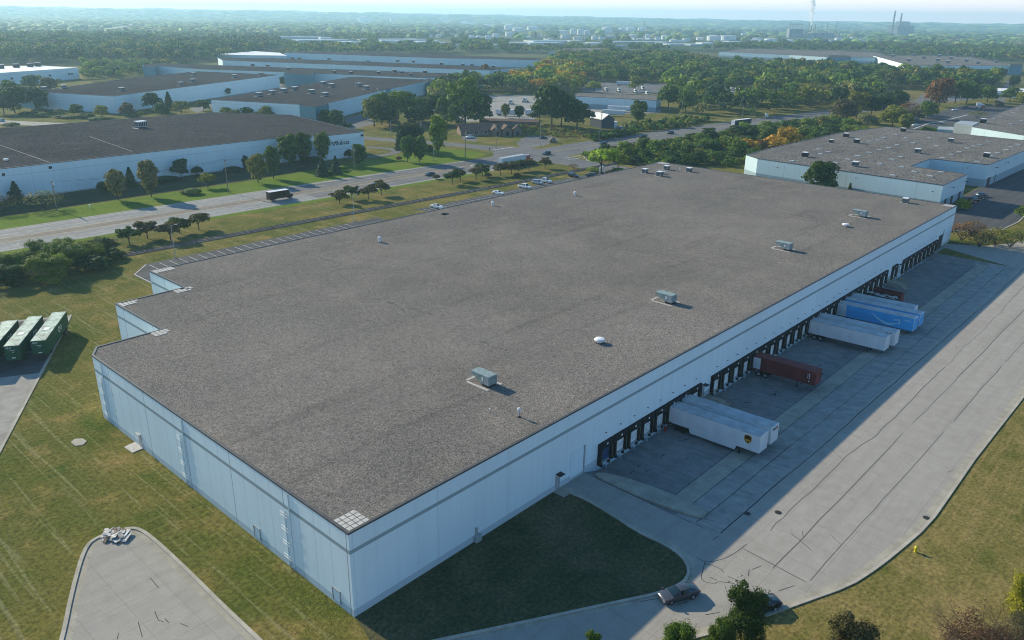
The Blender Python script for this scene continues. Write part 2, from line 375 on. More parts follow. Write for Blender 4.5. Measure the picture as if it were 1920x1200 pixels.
# the apron: west of the court, south of it, east of it
o_west = [q for q in outer if q[0] < HX0-.5]; o_mid = [q for q in outer if HX0-.5 <= q[0] < HX1]; ycut = o_west[0][1]
sheet('apron', [(HX0, 0), (36.4, 0)]+inner+o_west[::-1]+[(HX0, o_mid[-1][1])], .004, M['concrete'])
sheet('apron', [(HX0, -22), (HX0, o_mid[-1][1])]+o_mid[::-1]+[(HX1, -41.8), (HX1, -22)], .004, M['concrete'])
sheet('apron', [(HX1, -41.8), (320, -42), (320, -24), (262, -21), (236, -15), (225, -9), (219.5, -.2), (HX1, -.2)], .004, M['concrete'])
sheet('lawn', [(.1, -.05), (34.3, -.05), (36.2, -2.2)]+inner[1:-1]+[(-12, -34), (-3, -12)], .0035, M['shade_tinted_lawn'])  # same grass, duller: the warehouse's shade is painted into this sheet
def kerb(mb, pts, w=.32, z0=0., z1=.13, mi=0):
    L = []
    for i, q in enumerate(pts):
        a = np.array(pts[max(0, i-1)]); b = np.array(pts[min(len(pts)-1, i+1)]); d = (b-a)/np.linalg.norm(b-a); n = np.array([-d[1], d[0]])*w/2
        l = np.array(q)+n; r = np.array(q)-n; L.append([mb.p((l[0], l[1], z0)), mb.p((l[0], l[1], z1)), mb.p((r[0], r[1], z1)), mb.p((r[0], r[1], z0))])
    for A, B in zip(L, L[1:]):
        for k in range(3): mb.f.append([A[k], B[k], B[k+1], A[k+1]]); mb.m.append(mi)
k = MB(); kerb(k, outer, .4); kerb(k, inner, .4)
tag(k.build('kerb', M['kerb']), kind='structure')
k = MB(); k.ribbon([(x, y+.75) for x, y in outer], .75, .009); k.ribbon([(x+(.6 if 0 < i < 30 else 0), y-.5) for i, (x, y) in enumerate(inner)], .6, .009)
tag(k.build('gutter', M['strip']), kind='structure')
dry = outer+[(-60, -120), (320, -120)]
sheet('dry_grass', dry, .003, M['dry'])
# dolly pad strip across the court and the raised divider at its near end
k = MB()
for i in range(60):
    x0 = 45+i*2.66; k.face([(x0, -15.2, court_z(x0, -15.2)+.008), (x0+2.66, -15.2, court_z(x0+2.66, -15.2)+.008), (x0+2.66, -12.2, court_z(x0+2.66, -12.2)+.008), (x0, -12.2, court_z(x0, -12.2)+.008)])
tag(k.build('landing_pad_strip', M['strip']), kind='structure')
isl = smooth([(41.6, -.6), (44., -3.2), (45.4, -12.), (45.2, -17.6), (44.2, -18.6), (42.8, -17.9), (41.5, -9)], 2)
k = MB().prism(isl, -.4, .12); tag(k.build('divider_island', M['strip']), kind='structure')
# grass wedge by the far end of the court
sheet('grass_wedge', [(206.05, -1.3), (206.05, -20.5), (209.5, -12), (214.2, -1.3)], .009, M['grass'])
# sealed cracks and joints in the concrete
k = MB(); cz = lambda x, y: (court_z(x, y) if (HX0 < x < HX1 and -22 < y < 0) else 0)+.013
def wob(a, b, n, amp):
    a, b = np.array(a, float), np.array(b, float); d = (b-a)/np.linalg.norm(b-a); nn = np.array([-d[1], d[0]]); w = np.cumsum(rng.normal(0, 1, n+1)); w = w-np.linspace(w[0], w[-1], n+1)
    return [tuple(a+(b-a)*i/n+nn*w[i]*amp) for i in range(n+1)]
for a, b, wd, am in [((42, -18.3), (205, -19.2), .12, .05), ((42, -21.9), (216, -23.2), .13, .06), ((47, -26.4), (230, -27.), .08, .12), ((40, -30), (250, -31.5), .11, .05), ((41, -34.3), (260, -36.6), .11, .05), ((45.5, -12.1), (203, -12.1), .09, .01), ((45.5, -15.3), (203, -15.3), .09, .01)]:
    n = 90; pts = wob(a, b, n, am)
    i = 0
    while i < n:
        j = min(n, i+int(rng.integers(6, 24))); k.ribbon(pts[i:j+1], wd*rng.uniform(.6, 1.2), cz); i = j+int(rng.random() < .25)*int(rng.integers(1, 3))
k.ribbon([(41.6, -18.5), (40.9, -28), (40.4, -34)], .1, cz); k.ribbon([(41.4, -1), (41.4, -18)], .1, cz)
for _ in range(26):
    x = rng.uniform(5, 230); y = rng.uniform(-39, -20); 
    if x < 36 and y > -25: continue
    if y < -22 and x < 60 and (x-60)*.35 > (y+41): continue
    an = rng.uniform(-.5, .5)+(0 if rng.random() < .6 else 1.3); l = rng.uniform(1, 4.5); k.ribbon(wob((x, y), (x+l*math.cos(an), y+l*math.sin(an)), 6, .07), rng.uniform(.045, .09), cz)
for l in [[(1306, 1046), (1322, 1054), (1345, 1052), (1375, 1040), (1400, 1020)], [(1322, 1054), (1316, 1075), (1314, 1084), (1322, 1092), (1338, 1094)], [(1322, 1056), (1352, 1066), (1357, 1074)],
          [(1330, 1082), (1345, 1088)], [(1341, 1095), (1346, 1090), (1375, 1094)], [(1365, 1081), (1393, 1092)], [(1405, 1068), (1403, 1080)], [(1410, 1068), (1428, 1061)], [(1460, 1108), (1490, 1098)], [(1200, 1128), (1235, 1122)], [(1322, 1153), (1350, 1148)], [(1270, 1135), (1290, 1128)]]:
    k.ribbon(smooth(PL(l), 1, False), .08, cz)
for l in [[(282, 1084), (298, 1103)], [(290, 1146), (297, 1163), (307, 1166)], [(309, 1160), (317, 1168)], [(338, 1169), (353, 1175)], [(259, 1166), (267, 1195)], [(222, 1187), (220, 1199)]]:
    k.ribbon(PL(l), .08, .013)
for _ in range(60):   # oil and tyre scuffs on the court
    x = rng.uniform(46, 202); y = rng.uniform(-11, -3); an = rng.normal(0, .5); l = rng.uniform(.3, 1.6); k.ribbon(wob((x, y), (x+l*math.cos(an), y+l*math.sin(an)), 4, .1), rng.uniform(.05, .2), cz)
tag(k.build('crack_sealant', M['tar']), kind='structure')
k = MB()
for x, y in PL([(1401, 963), (1459, 961), (1737, 972)]): k.lathe([(.42, 0), (.42, .02), (.36, .024)], 14, c=(x, y)); 
for i, (x, y) in enumerate(PL([(1401, 963), (1459, 961), (1737, 971)])):
    o = MB().lathe([(.45, cz(x, y)), (.45, cz(x, y)+.03), (.3, cz(x, y)+.035)], 16, c=(x, y)).build('manhole_cover', M['dark'])
    tag(o, ['round dark drain cover in the shaded truck court', 'round dark drain cover at the edge of the building shadow', 'dark drain grate beside the outer kerb near the hydrant'][i], 'manhole cover')
o = MB().prism(PL([(133, 830), (140, 824), (155, 823), (163, 828), (156, 835), (142, 837)]), 0, .12).build('manhole_cover', M['kerb']); tag(o, 'pale round concrete manhole ring in the left lawn', 'manhole cover')
# west lot with containers, and the cul-de-sac
lot_w = [(14.2, 120.5), (9.6, 111.8), (-15.0, 67.6), (-40, 24), (-190, 60), (-150, 210)]
sheet('container_lot', lot_w, .004, M['yard']); sheet('container_pad', [(13.2, 119.5), (4.6, 103.2), (-30, 123), (-22, 140)], .008, M['asphalt'])
sheet('container_pad', [(4.2, 102.8), (-1.2, 93.3), (-34, 110), (-30, 122)], .008, M['asphalt'])
k = MB(); kerb(k, lot_w[:4], .4); tag(k.build('kerb', M['kerb']), kind='structure')
cul = smooth(PL([(90, 1290), (118, 1195), (135, 1110), (158, 1028), (182, 1007), (240, 990), (262, 992), (290, 1012), (350, 1068), (420, 1138), (482, 1196), (590, 1300)]), 2, False)
sheet('turnaround_pavement', cul, .004, M['concrete'])
k = MB(); kerb(k, cul, .45); tag(k.build('kerb', M['kerb']), kind='structure')
k = MB(); k.ribbon(inset(cul, .7), .6, .009); tag(k.build('gutter', M['strip']), kind='structure')
sheet('door_pad', PL([(1037, 923), (1057, 933), (1076, 922), (1057, 908)]), .02, M['strip'])
MBp = MB().prism(PL([(233, 839), (248, 850), (270, 841), (254, 829)]), -.05, .12); tag(MBp.build('door_pad', M['paver']), kind='structure')
MBp = MB().prism(PL([(1199, 999), (1205, 994), (1250, 1019), (1246, 1024)]), -.05, .10); tag(MBp.build('inlet_slab', M['strip']), kind='structure')
# main road
rc_l = [(-500, 214), (20, 198.2), (130, 194.5)]; rc_r = [(122, 194.8), (230, 191.6), (300, 192.5), (370, 188.5), (480, 179), (700, 150), (1000, 100)]
def road(name, c, w, z, mat): tag(MB().ribbon(c, w, z).build(name, mat), kind='structure')
road('road', rc_l, 26, .004, M['road']); road('road', rc_r, 23.5, .008, M['grey_asphalt'])
road('road_shoulder', [(-500, 214), (20, 198.2), (130, 194.5), (215, 192)], 28.5, .002, M['yard'])
k = MB(); y2 = MB()
cl = rc_l+rc_r[1:]
def off(c, d):
    out = []
    for i, q in enumerate(c):
        a = np.array(c[max(0, i-1)]); b = np.array(c[min(len(c)-1, i+1)]); u = (b-a)/np.linalg.norm(b-a); out.append((q[0]-u[1]*d, q[1]+u[0]*d))
    return out
road('turn_lane', [(-500, 214), (20, 198.2), (130, 194.5), (205, 192.2)], 4.2, .012, mat_concrete('turn_lane_material', C(.20, .175, .155), C(.25, .22, .19), streak=(.02, .4, 1)))
for d in (-2.3, 2.3): y2.ribbon(off([(-500, 214), (20, 198.2), (130, 194.5), (212, 192)], d), .28, .017)
y2.ribbon(off([(262, 192), (300, 192.5), (370, 188.5), (480, 179), (700, 150)], .4), .3, .017)
tag(y2.build('yellow_road_line', M['yellow_line']), kind='structure')
for d in (-11.6, 11.6): k.ribbon(off([(-500, 214), (20, 198.2), (130, 194.5), (215, 192)], d), .16, .017)
for d in (-6.6, 6.6):
    for i in range(22):
        x = -20+i*11; yy = np.interp(x, [q[0] for q in cl], [q[1] for q in cl])+d; k.face([(x, yy-.08, .017), (x+3.2, yy-.2, .017), (x+3.2, yy-.04, .017), (x, yy+.08, .017)])
for l, w in [([(855/3+640-0, 0)], 0)]: pass
for l, w in [([(925, 281), (962, 276)], .6), ([(1057, 297), (1090, 291), (1107, 292)], .45), ([(1065, 299), (1085, 297)], .4), ([(1080, 294), (1105, 299)], .35), ([(1092, 291), (1103, 302)], .35), ([(1140, 266), (1149, 265)], .5), ([(858, 315), (866, 314)], .8), ([(882, 312), (886, 310)], .7)]: k.ribbon(PL(l), w, .017)
sheet('side_road', PL([(560, 246), (683, 256), (837, 267), (930, 274), (1000, 277), (1045, 288), (930, 300), (915, 298), (926, 291), (922, 283), (840, 273), (683, 262), (560, 251)]), .012, M['grey_asphalt'])
sheet('entrance_drive', [(241, 182), (262, 182), (258, 168), (256, 100), (223.6, 100), (223.6, 128), (240, 146)], .012, M['grey_asphalt'])
lot = [(42.2, 146.6), (104, 145.6), (218, 144.4), (240, 143), (240, 100), (36, 100), (36, 139.8)]
sheet('parking_lot', lot, .006, M['asphalt'])
sheet('lawn_island', [(118, 127), (134.5, 127), (136, 140), (134, 146), (118.2, 146)], .02, M['grass'])
for i in range(24): x = 42.6+i*2.72; k.face([(x, 140.2, .0105), (x+.13, 140.2, .0105), (x+.13, 145.4, .0105), (x, 145.4, .0105)])
for i in range(30): x = 137+i*2.72; k.face([(x, 138.6, .0105), (x+.13, 138.6, .0105), (x+.13, 144.2, .0105), (x, 144.2, .0105)])
k.ribbon([(36.2, 139.6), (42.2, 146.3)], .2, .0105); k.ribbon([(104, 139.5), (118, 139.5), (118, 127)], .15, .0105); k.ribbon([(36.4, 139.6), (36.4, 120)], .2, .0105)
tag(k.build('white_road_line', M['white_line']), kind='structure')
# rails
rp = [(-10, 161), (36, 158.8), (112, 156), (181, 153), (245, 152.4), (320, 150)]
tr = thing('railway_track', 'single railway track on ballast curving past the parking lot', 'railway track', (0, 0, 0))
rp = smooth(rp, 2, False)
b = MB(); kerb(b, rp, 2.9, 0, .22); b.build('ballast', M['ballast'], tr)
b = MB()
for d in np.arange(0, 328, .62):
    x = -8+d; y = np.interp(x, [q[0] for q in rp], [q[1] for q in rp]); b.box(x, y-1.3, .18, x+.26, y+1.3, .30)
tag(b.build('sleepers', M['tie'], tr), kind='stuff')
for d in (-.72, .72): b = MB(); kerb(b, off(rp, d), .12, .28, .46); b.build('rail', M['steel'], tr)
# lush verge strips, other lots and lanes
sheet('verge', [(-200, 220), (20, 212.2), (130, 208.6), (214, 204.5), (236, 209), (238, 220), (232, 240), (192, 236), (120, 229), (20, 229), (-200, 240)], .0045, M['lawn'])
sheet('verge', off(rc_l+[(205, 192.2)], -12.9)+off(rc_l+[(205, 192.2)], -16.2)[::-1], .0045, M['lawn'])
sheet('shade_painted_lawn', [(-200, 240.5), (20, 229.5), (120, 229.5), (165.5, 233), (165.5, 256), (-60, 252.7), (-200, 262)], .0035, M['shade_tinted_lawn'])  # darker sheet painting in the long warehouse's shade on the verge
def pxs(name, l, z, mat): sheet(name, PL(l), z, M[mat])
pxs('truck_yard', [(806, 206), (905, 178), (1075, 180), (1240, 205), (1240, 212), (1120, 214), (1010, 215), (1000, 226), (868, 228)], .004, 'yard')
pxs('back_yard', [(1090, 150), (1300, 160), (1300, 176), (1090, 176)], .004, 'grey_asphalt')
pxs('gravel_yard', [(1330, 166), (1425, 170), (1408, 186), (1365, 194), (1340, 184)], .004, 'yard')
pxs('gravel_yard', [(1490, 168), (1610, 172), (1560, 182), (1500, 178)], .004, 'yard')
pxs('office_lot', [(985, 256), (1032, 254), (1050, 262), (1020, 273), (978, 278), (968, 268)], .004, 'grey_asphalt')
pxs('office_lot', [(862, 250), (895, 252), (893, 266), (868, 262)], .004, 'grey_asphalt')
pxs('lane', [(0, 225), (75, 229), (160, 232), (150, 237), (75, 236), (0, 232)], .004, 'yard')
pxs('warehouse_lot', [(646, 221), (684, 213), (705, 232), (655, 244)], .004, 'grey_asphalt')
pxs('warehouse_lot', [(355, 205), (395, 188), (420, 178), (520, 158), (560, 157), (570, 163), (400, 200), (370, 212)], .004, 'grey_asphalt')
pxs('lot_road', [(1636, 252), (1700, 232), (1770, 207), (1800, 198), (1925, 200), (1840, 226), (1800, 240), (1700, 262)], .004, 'asphalt')
pxs('lot_road', [(1705, 205), (1735, 190), (1745, 176), (1730, 176), (1715, 190), (1690, 205)], .004, 'grey_asphalt')
pxs('lot_road', [(1860, 200), (1876, 170), (1890, 150), (1905, 150), (1890, 175), (1880, 200)], .004, 'grey_asphalt')
pxs('dry_field', [(1640, 168), (1735, 172), (1730, 196), (1690, 192), (1655, 182)], .003, 'dry')
k = MB(); 
for l in [[(1706, 244), (1745, 230), (1760, 229), (1815, 215)], [(1745, 229), (1770, 230)], [(1785, 219), (1800, 220)]]: k.ribbon(PL(l), .9, .01)
tag(k.build('lot_line', M['white_line']), kind='structure')
sheet('east_lot', [(236, 14), (235, 5), (243, -1), (251, -8), (268, -9.5), (285, -8.5), (330, -6), (480, -12), (480, 16), (268, 16), (262, 17)], .005, M['asphalt'])
k = MB(); kerb(k, [(236, 14), (235, 5), (243, -1), (251, -8), (268, -9.5), (285, -8.5), (330, -6)], .4); tag(k.build('kerb', M['kerb']), kind='structure')
sheet('curved_drive', MB and [tuple(q) for q in (lambda c: off(c, 2.4)+off(c, -2.4)[::-1])(smooth(PL([(652, 298), (690, 294), (728, 290), (746, 285), (738, 279), (688, 276)]), 2, False))], .009, M['grey_asphalt'])
# ------------------------------------------------------------------ the main warehouse
H = 11.
WH = [(0, 0), (223.4, 0), (223.4, 104.6), (26, 104.6), (26, 89.2), (12.6, 89.2), (12.6, 70.4), (1.8, 70.4), (0, 67.3)]
wh = thing('warehouse', 'huge white concrete warehouse with a grey gravel roof and a long row of dock doors', 'warehouse')
MB().prism(WH, -1.6, H-.02, 0, top=-1).build('wall', M['wall'], wh)
rf = MB(); rf.face([(x, y, H+.03) for x, y in inset(WH, .22)]); rf.build('roof', M['gravel'], wh)
def coping(poly, z, mat, parent, w=.3, h=.14):
    k = MB(); o = inset(poly, -.05); i = inset(poly, w); n = len(poly)
    for a in range(n):
        b = (a+1) % n
        k.face([(*o[a], z-.1), (*o[b], z-.1), (*o[b], z+h), (*o[a], z+h)]); k.face([(*o[a], z+h), (*o[b], z+h), (*i[b], z+h), (*i[a], z+h)]); k.face([(*i[a], z+h), (*i[b], z+h), (*i[b], z-.05), (*i[a], z-.05)])
    return k.build('roof_edge', mat, parent)
coping(WH, H, M['coping'], wh)
# pavers on the roof corners
def paver_pad(cells, x0, y0, d=.72, rz=0.):
    k = MB()
    for i, j in cells:
        x, y = x0+i*d, y0+j*d; k.box(x, y, H+.03, x+d*.84, y+d*.84, H+.10+rng.uniform(0, .02))
    k.build('roof_paver_pad', M['paver'], wh)
paver_pad([(i, j) for i in range(4) for j in range(4)], .3, .3)
paver_pad([(i, j) for i in range(4) for j in range(3) if (i, j) != (3, 0)], 10.6, 68.0)
paver_pad([(i, j) for i in range(4) for j in range(2)]+[(0, 2)], 12.9, 86.8)
paver_pad([(i, 2) for i in range(5)]+[(0, 1), (1, 1), (0, 0)], 12.9, 86.5)
paver_pad([(i, j) for i in range(5) for j in range(3) if (i+j) % 5 != 4], 23.6, 86.8)
paver_pad([(i, j) for i in range(6) for j in range(3)], 26.3, 102.2)
paver_pad([(i, j) for i in range(4) for j in range(4)], 220.2, .3); paver_pad([(i, j) for i in range(4) for j in range(6)], 220.2, 100)
for l in ([(1022, 403), (1086, 417), (1092, 426)], [(1268, 372), (1335, 379)], [(903, 640), (960, 662)], [(1440, 395), (1532, 411)], [(560, 470), (640, 497)], [(1515, 404), (1600, 420)], [(1180, 470), (1290, 492)], [(700, 560), (810, 590)]):
    k = MB(); q = PL(l, H); q = wob(q[0], q[-1], 26, .05)
    for i in range(0, 25, 2):
        if rng.random() < .7: k.ribbon(q[i:i+2+int(rng.random() < .5)], rng.uniform(.12, .3), H+.036)
    tag(k.build('roof_seam', M['seam'], wh), kind='stuff')
# dock doors
def dock(x, blue=False):
    d = MB().box(x-1.22, -.03, .02, x+1.22, .02, 2.5).build('dock_door', M['dockblue'] if blue else M['dock'], wh)
    k = MB(); k.box(x-1.75, -.5, 2.35, x+1.75, -.005, 3.35); k.box(x-1.75, -.5, -.2, x-1.2, -.005, 2.345); k.box(x+1.2, -.5, -.2, x+1.75, -.005, 2.345)
    k.build('dock_seal', M['black'], d)
    for sx in (-1.32, 1.32): MB().box(x+sx-.035, -.52, .1, x+sx+.035, -.503, 2.3).build('guide_stripe', M['yellow'], d)
    MB().box(x-.16, -.52, 2.85, x+.16, -.503, 3.15).build('number_plate', M['white'], d)
    for sx in (-.95, .95): MB().box(x+sx-.15, -.38, -.75, x+sx+.15, -.005, -.15).build('dock_bumper', M['dark'], d)
    MB().box(x-.16, -.5, -1.25, x+.16, -.05, -.85).build('trailer_hook', M['galv'], d)
    MB().box(x-1.0, -.30, -.14, x+1.0, -.03, -.02).build('dock_leveller', M['galv'], d)
    k = MB(); k.box(x-.08, -.22, 4.64, x+.08, -.005, 4.72); k.build('wall_lamp', M['dark'], wh)
g1 = [46.3+3.72*i for i in range(8)]; g2 = [79.6+3.73*i for i in range(24)]; g3 = [172.9]+[180.9+3.72*i for i in range(8)]
for i, x in enumerate(g1+g2+g3): dock(x, i == 0)
MB().box(210.6, -.09, .03, 214.0, .02, 4.0).build('drive_in_door', M['dark'], wh)
k = MB(); k.box(214.4, -.12, 0, 214.8, -.005, 5.2); k.build('downpipe', M['galv'], wh)
d = MB().box(38.0, -.06, .04, 41.0, .02, 4.5).build('roll_door', M['wall_plain'], wh); MB().box(41.02, -.14, .02, 41.3, -.005, 4.7).build('door_post', M['galv'], d)
for x in (35.2, 75.3, 177.2):
    d = MB().box(x-.5, -.05, .05, x+.5, .02, 2.25).build('entry_door', M['galv'], wh); MB().box(x+.3, -.1, 1.05, x+.42, -.051, 1.15).build('handle', M['dark'], d)
    MB().box(x-.45, -.9, 2.55, x+.6, -.005, 2.65).build('door_canopy', M['dark'], d)
MB().box(18.6, -.5, .0, 19.6, -.01, .9).box(18.9, -.25, .9, 19.1, -.01, 2.).build('pipe_riser', M['galv'], wh)
for a, b in ((483, 997), (632, 1118)):
    q = PX(a, b); k = MB(); y, z = q[1], 1.3
    k.box(-.12, y-.75, z-.9, -.005, y-.65, z+.9); k.box(-.12, y+.65, z-.9, -.005, y+.75, z+.9); k.box(-.12, y-.64, z+.8, -.005, y+.64, z+.9)
    o = k.build('access_hatch', M['galv'], wh); MB().box(-.04, y-.63, z-.9, .02, y+.63, z+.79).build('hatch_panel', M['wall_plain'], o)
q = PX(263, 822); d = MB().box(-.06, q[1]-.5, .1, .02, q[1]+.5, 2.3).build('entry_door', M['galv'], wh); MB().box(-.5, q[1]-.6, 2.4, -.005, q[1]+.6, 2.5).build('door_canopy', M['galv'], d)
for a, b in ((196, 740), (345, 860), (540, 1010)):
    y = PX(a, b)[1]; k = MB()
    k.box(-.18, y-.03, .1, -.005, y+.03, 8.0)
    for z0 in (7.3, 5.3, 3.3, 1.3):
        for dz in (0, .42): k.tube((-.17, y-.6, z0+dz), (-.17, y+.9, z0+dz), .04, n=5, mi=1)
    k.build('pipe_ladder', [M['wall_plain'], M['white']], wh)
    MB().box(-.12, y-1.05, 0, -.005, y-.97, H-.2).build('downpipe', M['wall_plain'], wh)
def stair(x, w):
    s = MB(); s.box(x-w/2, -3.2, -1.5, x+w/2, -.01, -.02)
    for i in range(6): s.box(x-w/2, -3.2-.33*(i+1), -1.5, x+w/2, -3.2-.33*i-.003, -.02-.2*(i+1))
    st = s.build('dock_stair', M['strip'], wh); r = MB()
    for sx in (x-w/2+.08, x+w/2-.08):
        for y in (-.3, -1.7, -3.1): r.tube((sx, y, -.02), (sx, y, 1.05), .04, n=6)
        for z in (.5, 1.05): r.tube((sx, -.3, z), (sx, -3.1, z), .04, n=6); r.tube((sx, -3.1, z), (sx, -5.2, z-1.25), .04, n=6)
        r.tube((sx, -5.2, -1.3), (sx, -5.2, -.2), .04, n=6)
    r.build('railing', M['yellow'], st)
stair(76.2, 2.3); stair(169.4, 2.3)
k = MB().box(62.2, -.9, -1.3, 62.5, -.6, -.35).build('safety_bollard', M['red']); tag(k, 'red safety bollard standing beside the nearest docked trailer', 'bollard')

# ------------------------------------------------------------------ things on the roof
def big_unit(loc, label):
    t = thing('air_handler', label, 'rooftop unit', loc, 0, 'slanted intake air handlers on the warehouse roof'); t.scale = (.80, .80, .74)
    # intake hood reaches out over +Y, wedge below it
    MB().xprism([(-1.5, .45), (.5, .45), (3.2, 2.1), (3.3, 2.35), (-1.5, 2.35)], -1.15, 1.15).build('cabinet', M['unit'], t, bevel=.03)
    k = MB(); k.box(-1.17, -1.45, 2.355, 1.17, .6, 2.39); k.box(-1.17, .603, 2.355, 1.17, 3.2, 2.372); k.build('top_panel', M['unit'], t)
    k = MB(); k.box(-1.0, -1.35, 0, 1.0, .4, .44); k.build('roof_curb', M['dark'], t)
    k = MB(); k.box(-1.22, -.1, 1.2, -1.155, .25, 1.9); k.build('electrical_box', M['white'], t)
    k = MB(); k.box(-1.18, -1.3, .6, -1.152, -.3, 2.1); k.box(-1.18, .0, .7, -1.152, .6, 1.1); k.build('access_panel', M['galv'], t)
    k = MB()
    for i in range(7):
        k.box(-2.1, -2.0+i*.8, .0, -1.5, -2.0+i*.8+.68, .05)
        if i in (0, 1, 5, 6): k.box(1.5, -2.0+i*.8, .0, 2.1, -2.0+i*.8+.68, .05)
    for i in range(4): k.box(-1.4+i*.75, 3.7, 0, -.75+i*.75, 4.3, .05)
    k.build('walkway_paver', M['paver'], t)
    return t
for q, l in (((916, 722), 'grey-green air handler with slanted hood nearest the roof paver corner'), ((1256, 568), 'grey-green air handler on the roof above the red container trailer'),
             ((1476, 469), 'grey-green air handler on the roof above the blue trailer'), ((1618, 407), 'grey-green air handler farthest along the roof')):
    p = P(*q, H); big_unit((p[0], p[1]+.3, H+.04), l)
def small_unit(loc, label, s=1., group='box air conditioners on the warehouse roof', mat='galv', z=H):
    t = thing('air_conditioner', label, 'air conditioner', (loc[0], loc[1], z+.04), R(3), group); t.scale = (s, s, s)
    MB().box(-1.1, -.9, .3, 1.1, .9, 1.5).build('cabinet', M[mat], t, bevel=.03); MB().box(-1.15, -.95, 1.505, 1.15, .95, 1.6).build('lid', M['white'], t)
    k = MB()
    for i in range(5): k.box(-1.13, -.75+i*.32, .5, -1.103, -.55+i*.32, 1.35); k.box(-.95+i*.42, -.93, .5, -.68+i*.42, -.903, 1.35)
    k.build('louvre', M['dark'], t); MB().box(-1.0, -.8, 0, 1.0, .8, .295).build('roof_curb', M['dark'], t)
    MB().box(-1.6, -1.3, 0, -1.2, 1.3, .05).build('paver', M['paver'], t); return t
for q, l, s in (((1209, 324), 'grey box air conditioner at the left of the far roof cluster', .9), ((1237, 330), 'dark grey box air conditioner at the front of the far roof cluster', 1.0),
             ((1250, 318), 'grey box air conditioner at the back of the far roof cluster', .9), ((1292, 322), 'small grey air conditioner right of the far roof cluster', .9), ((1697, 380), 'grey air conditioner near the far right roof corner', .9)):
    small_unit(P(*q, H), l, s)
def vent(loc, label, kind, z=H, group='white vents on the warehouse roof'):
    t = thing('roof_vent', label, 'roof vent', (loc[0], loc[1], z+.03), 0, group)
    if kind == 'cap': MB().lathe([(.45, 0), (.45, .35), (.85, .4), (.95, .62), (.8, .8), (.3, .9)], 16).build('cap', M['white'], t); MB().lathe([(.7, 0), (.7, .08)], 14).build('flashing', M['dark'], t)
    elif kind == 'turbine': t.scale = (.8, .8, .85); MB().lathe([(.42, 0), (.42, .6), (.55, .9), (.62, 1.2), (.5, 1.5), (.2, 1.65)], 14).build('cowl', M['white'], t); MB().lathe([(.75, 0), (.75, .07)], 14).build('flashing', M['dark'], t)
    else:
        k = MB(); k.tube((0, 0, 0), (0, 0, 1.1), .09, n=8); k.tube((0, 0, 1.1), (.18, .1, 1.22), .09, n=8); k.build('pipe', M['galv'], t); MB().lathe([(.13, .95), (.24, 1.05), (.24, 1.3), (.12, 1.42)], 10).build('cap', M['white'], t); MB().lathe([(.3, 0), (.2, .12)], 10).build('flashing', M['dark'], t)
    return t
for q, l, kd in (((973, 782), 'thin white gooseneck vent pipe near the roof front edge', 'pipe'), ((1124, 643), 'low round white vent cap in the middle of the roof', 'cap'), ((712, 454), 'white upright vent on the left half of the roof', 'turbine'),
                 ((924, 386), 'white upright vent in front of the white parked sedan', 'turbine'), ((1078, 367), 'white upright vent farthest back on the roof', 'turbine'), ((1585, 425), 'low round white vent cap below the farthest air handler', 'cap'), ((1274, 322), 'small white pipe vent beside the far roof cluster', 'pipe'),
                 ((1243, 326), 'flat white vent cap between the far air conditioners', 'cap'), ((919, 774), 'stub vent pipe left of the gooseneck pipe', 'pipe')):
    t = vent(P(*q, H), l, kd)
    if 'stub' in l: t.scale = (.5, .5, .5)
p = P(832, 402, H); k = MB()
for i in range(9): k.box(-.7+rng.uniform(-.3, .9), -.5+rng.uniform(-.5, .5), 0, rng.uniform(-.3, 1.3), rng.uniform(-.2, .5), rng.uniform(.1, .4), int(rng.random() < .3))
o = k.build('rubble_pile', [M['dark'], M['rust']]); o.location = (p[0], p[1], H+.03); tag(o, 'small dark heap of debris left on the roof near the parked sedan', 'debris')

# ------------------------------------------------------------------ other buildings
BL = {}
def building(name, label, cat, roof, h, wallm, roofm, extra=None, edge='coping', z_is_px=True):
    poly = ccw(PL(roof, h) if z_is_px else list(roof)); t = thing(name, label, cat, (0, 0, 0))
    MB().prism(poly, -.3, h-.02, 0, top=-1).build('wall', wallm, t)
    k = MB(); k.face([(x, y, h+.03) for x, y in inset(poly, .3)]); k.build('roof', roofm, t); coping(poly, h, M[edge], t, .4, .16)
    BL[name+label] = (t, poly); return t, poly
def add_block(t, roof, h, mat, roofm=None, name='office_block', z0=-.2):
    poly = ccw(PL(roof, h)); MB().prism(poly, z0, h, 0, top=1).build(name, [mat, roofm or M['dark_gravel']], t)
def windows(t, a, b, z0, z1, n, fill=.8, d=.06):
    """n window bays between ground points a and b, set proud of the wall"""
    a = np.array(a[:2]); b = np.array(b[:2]); u = (b-a)/n; nn = np.array([u[1], -u[0]])/np.linalg.norm(u)*d
    for i in range(n):
        p = a+u*(i+.5-fill/2)+nn; q = a+u*(i+.5+fill/2)+nn
        MB().face([(*p, z0), (*q, z0), (*q, z1), (*p, z1)]).build('window', M['glass'], t)
bob, bp = building('long_warehouse', 'long white warehouse with a dark roof and a black wall sign across the road', 'warehouse', [(-70, 252.8), (166, 256.2), (166, 247.6), (190.9, 246.6)]+PL([(548, 216), (400, 211), (0, 241), (-300, 262)], 11), 11, M['wall_plain'], M['dark_gravel'], z_is_px=False)
a = P(622, 272.5, 6.8); 
ang = math.atan2(-1.0, 24.9)
def on_front(px, py, z): return P(px, py, z)
s0, s1 = np.array((166, 247.6, 11)), np.array((190.9, 246.6, 11)); ud = (s1-s0)/np.linalg.norm(s1-s0); nf = np.array([ud[1], -ud[0], 0])
def front_at(px, z, out=.06):
    best = min(np.linspace(0, 1.0, 1500), key=lambda f: abs(proj((*(s0+(s1-s0)*f)[:2], z))[0]-px)); q = s0+(s1-s0)*best; return Vector((q[0]+nf[0]*out, q[1]+nf[1]*out, z))
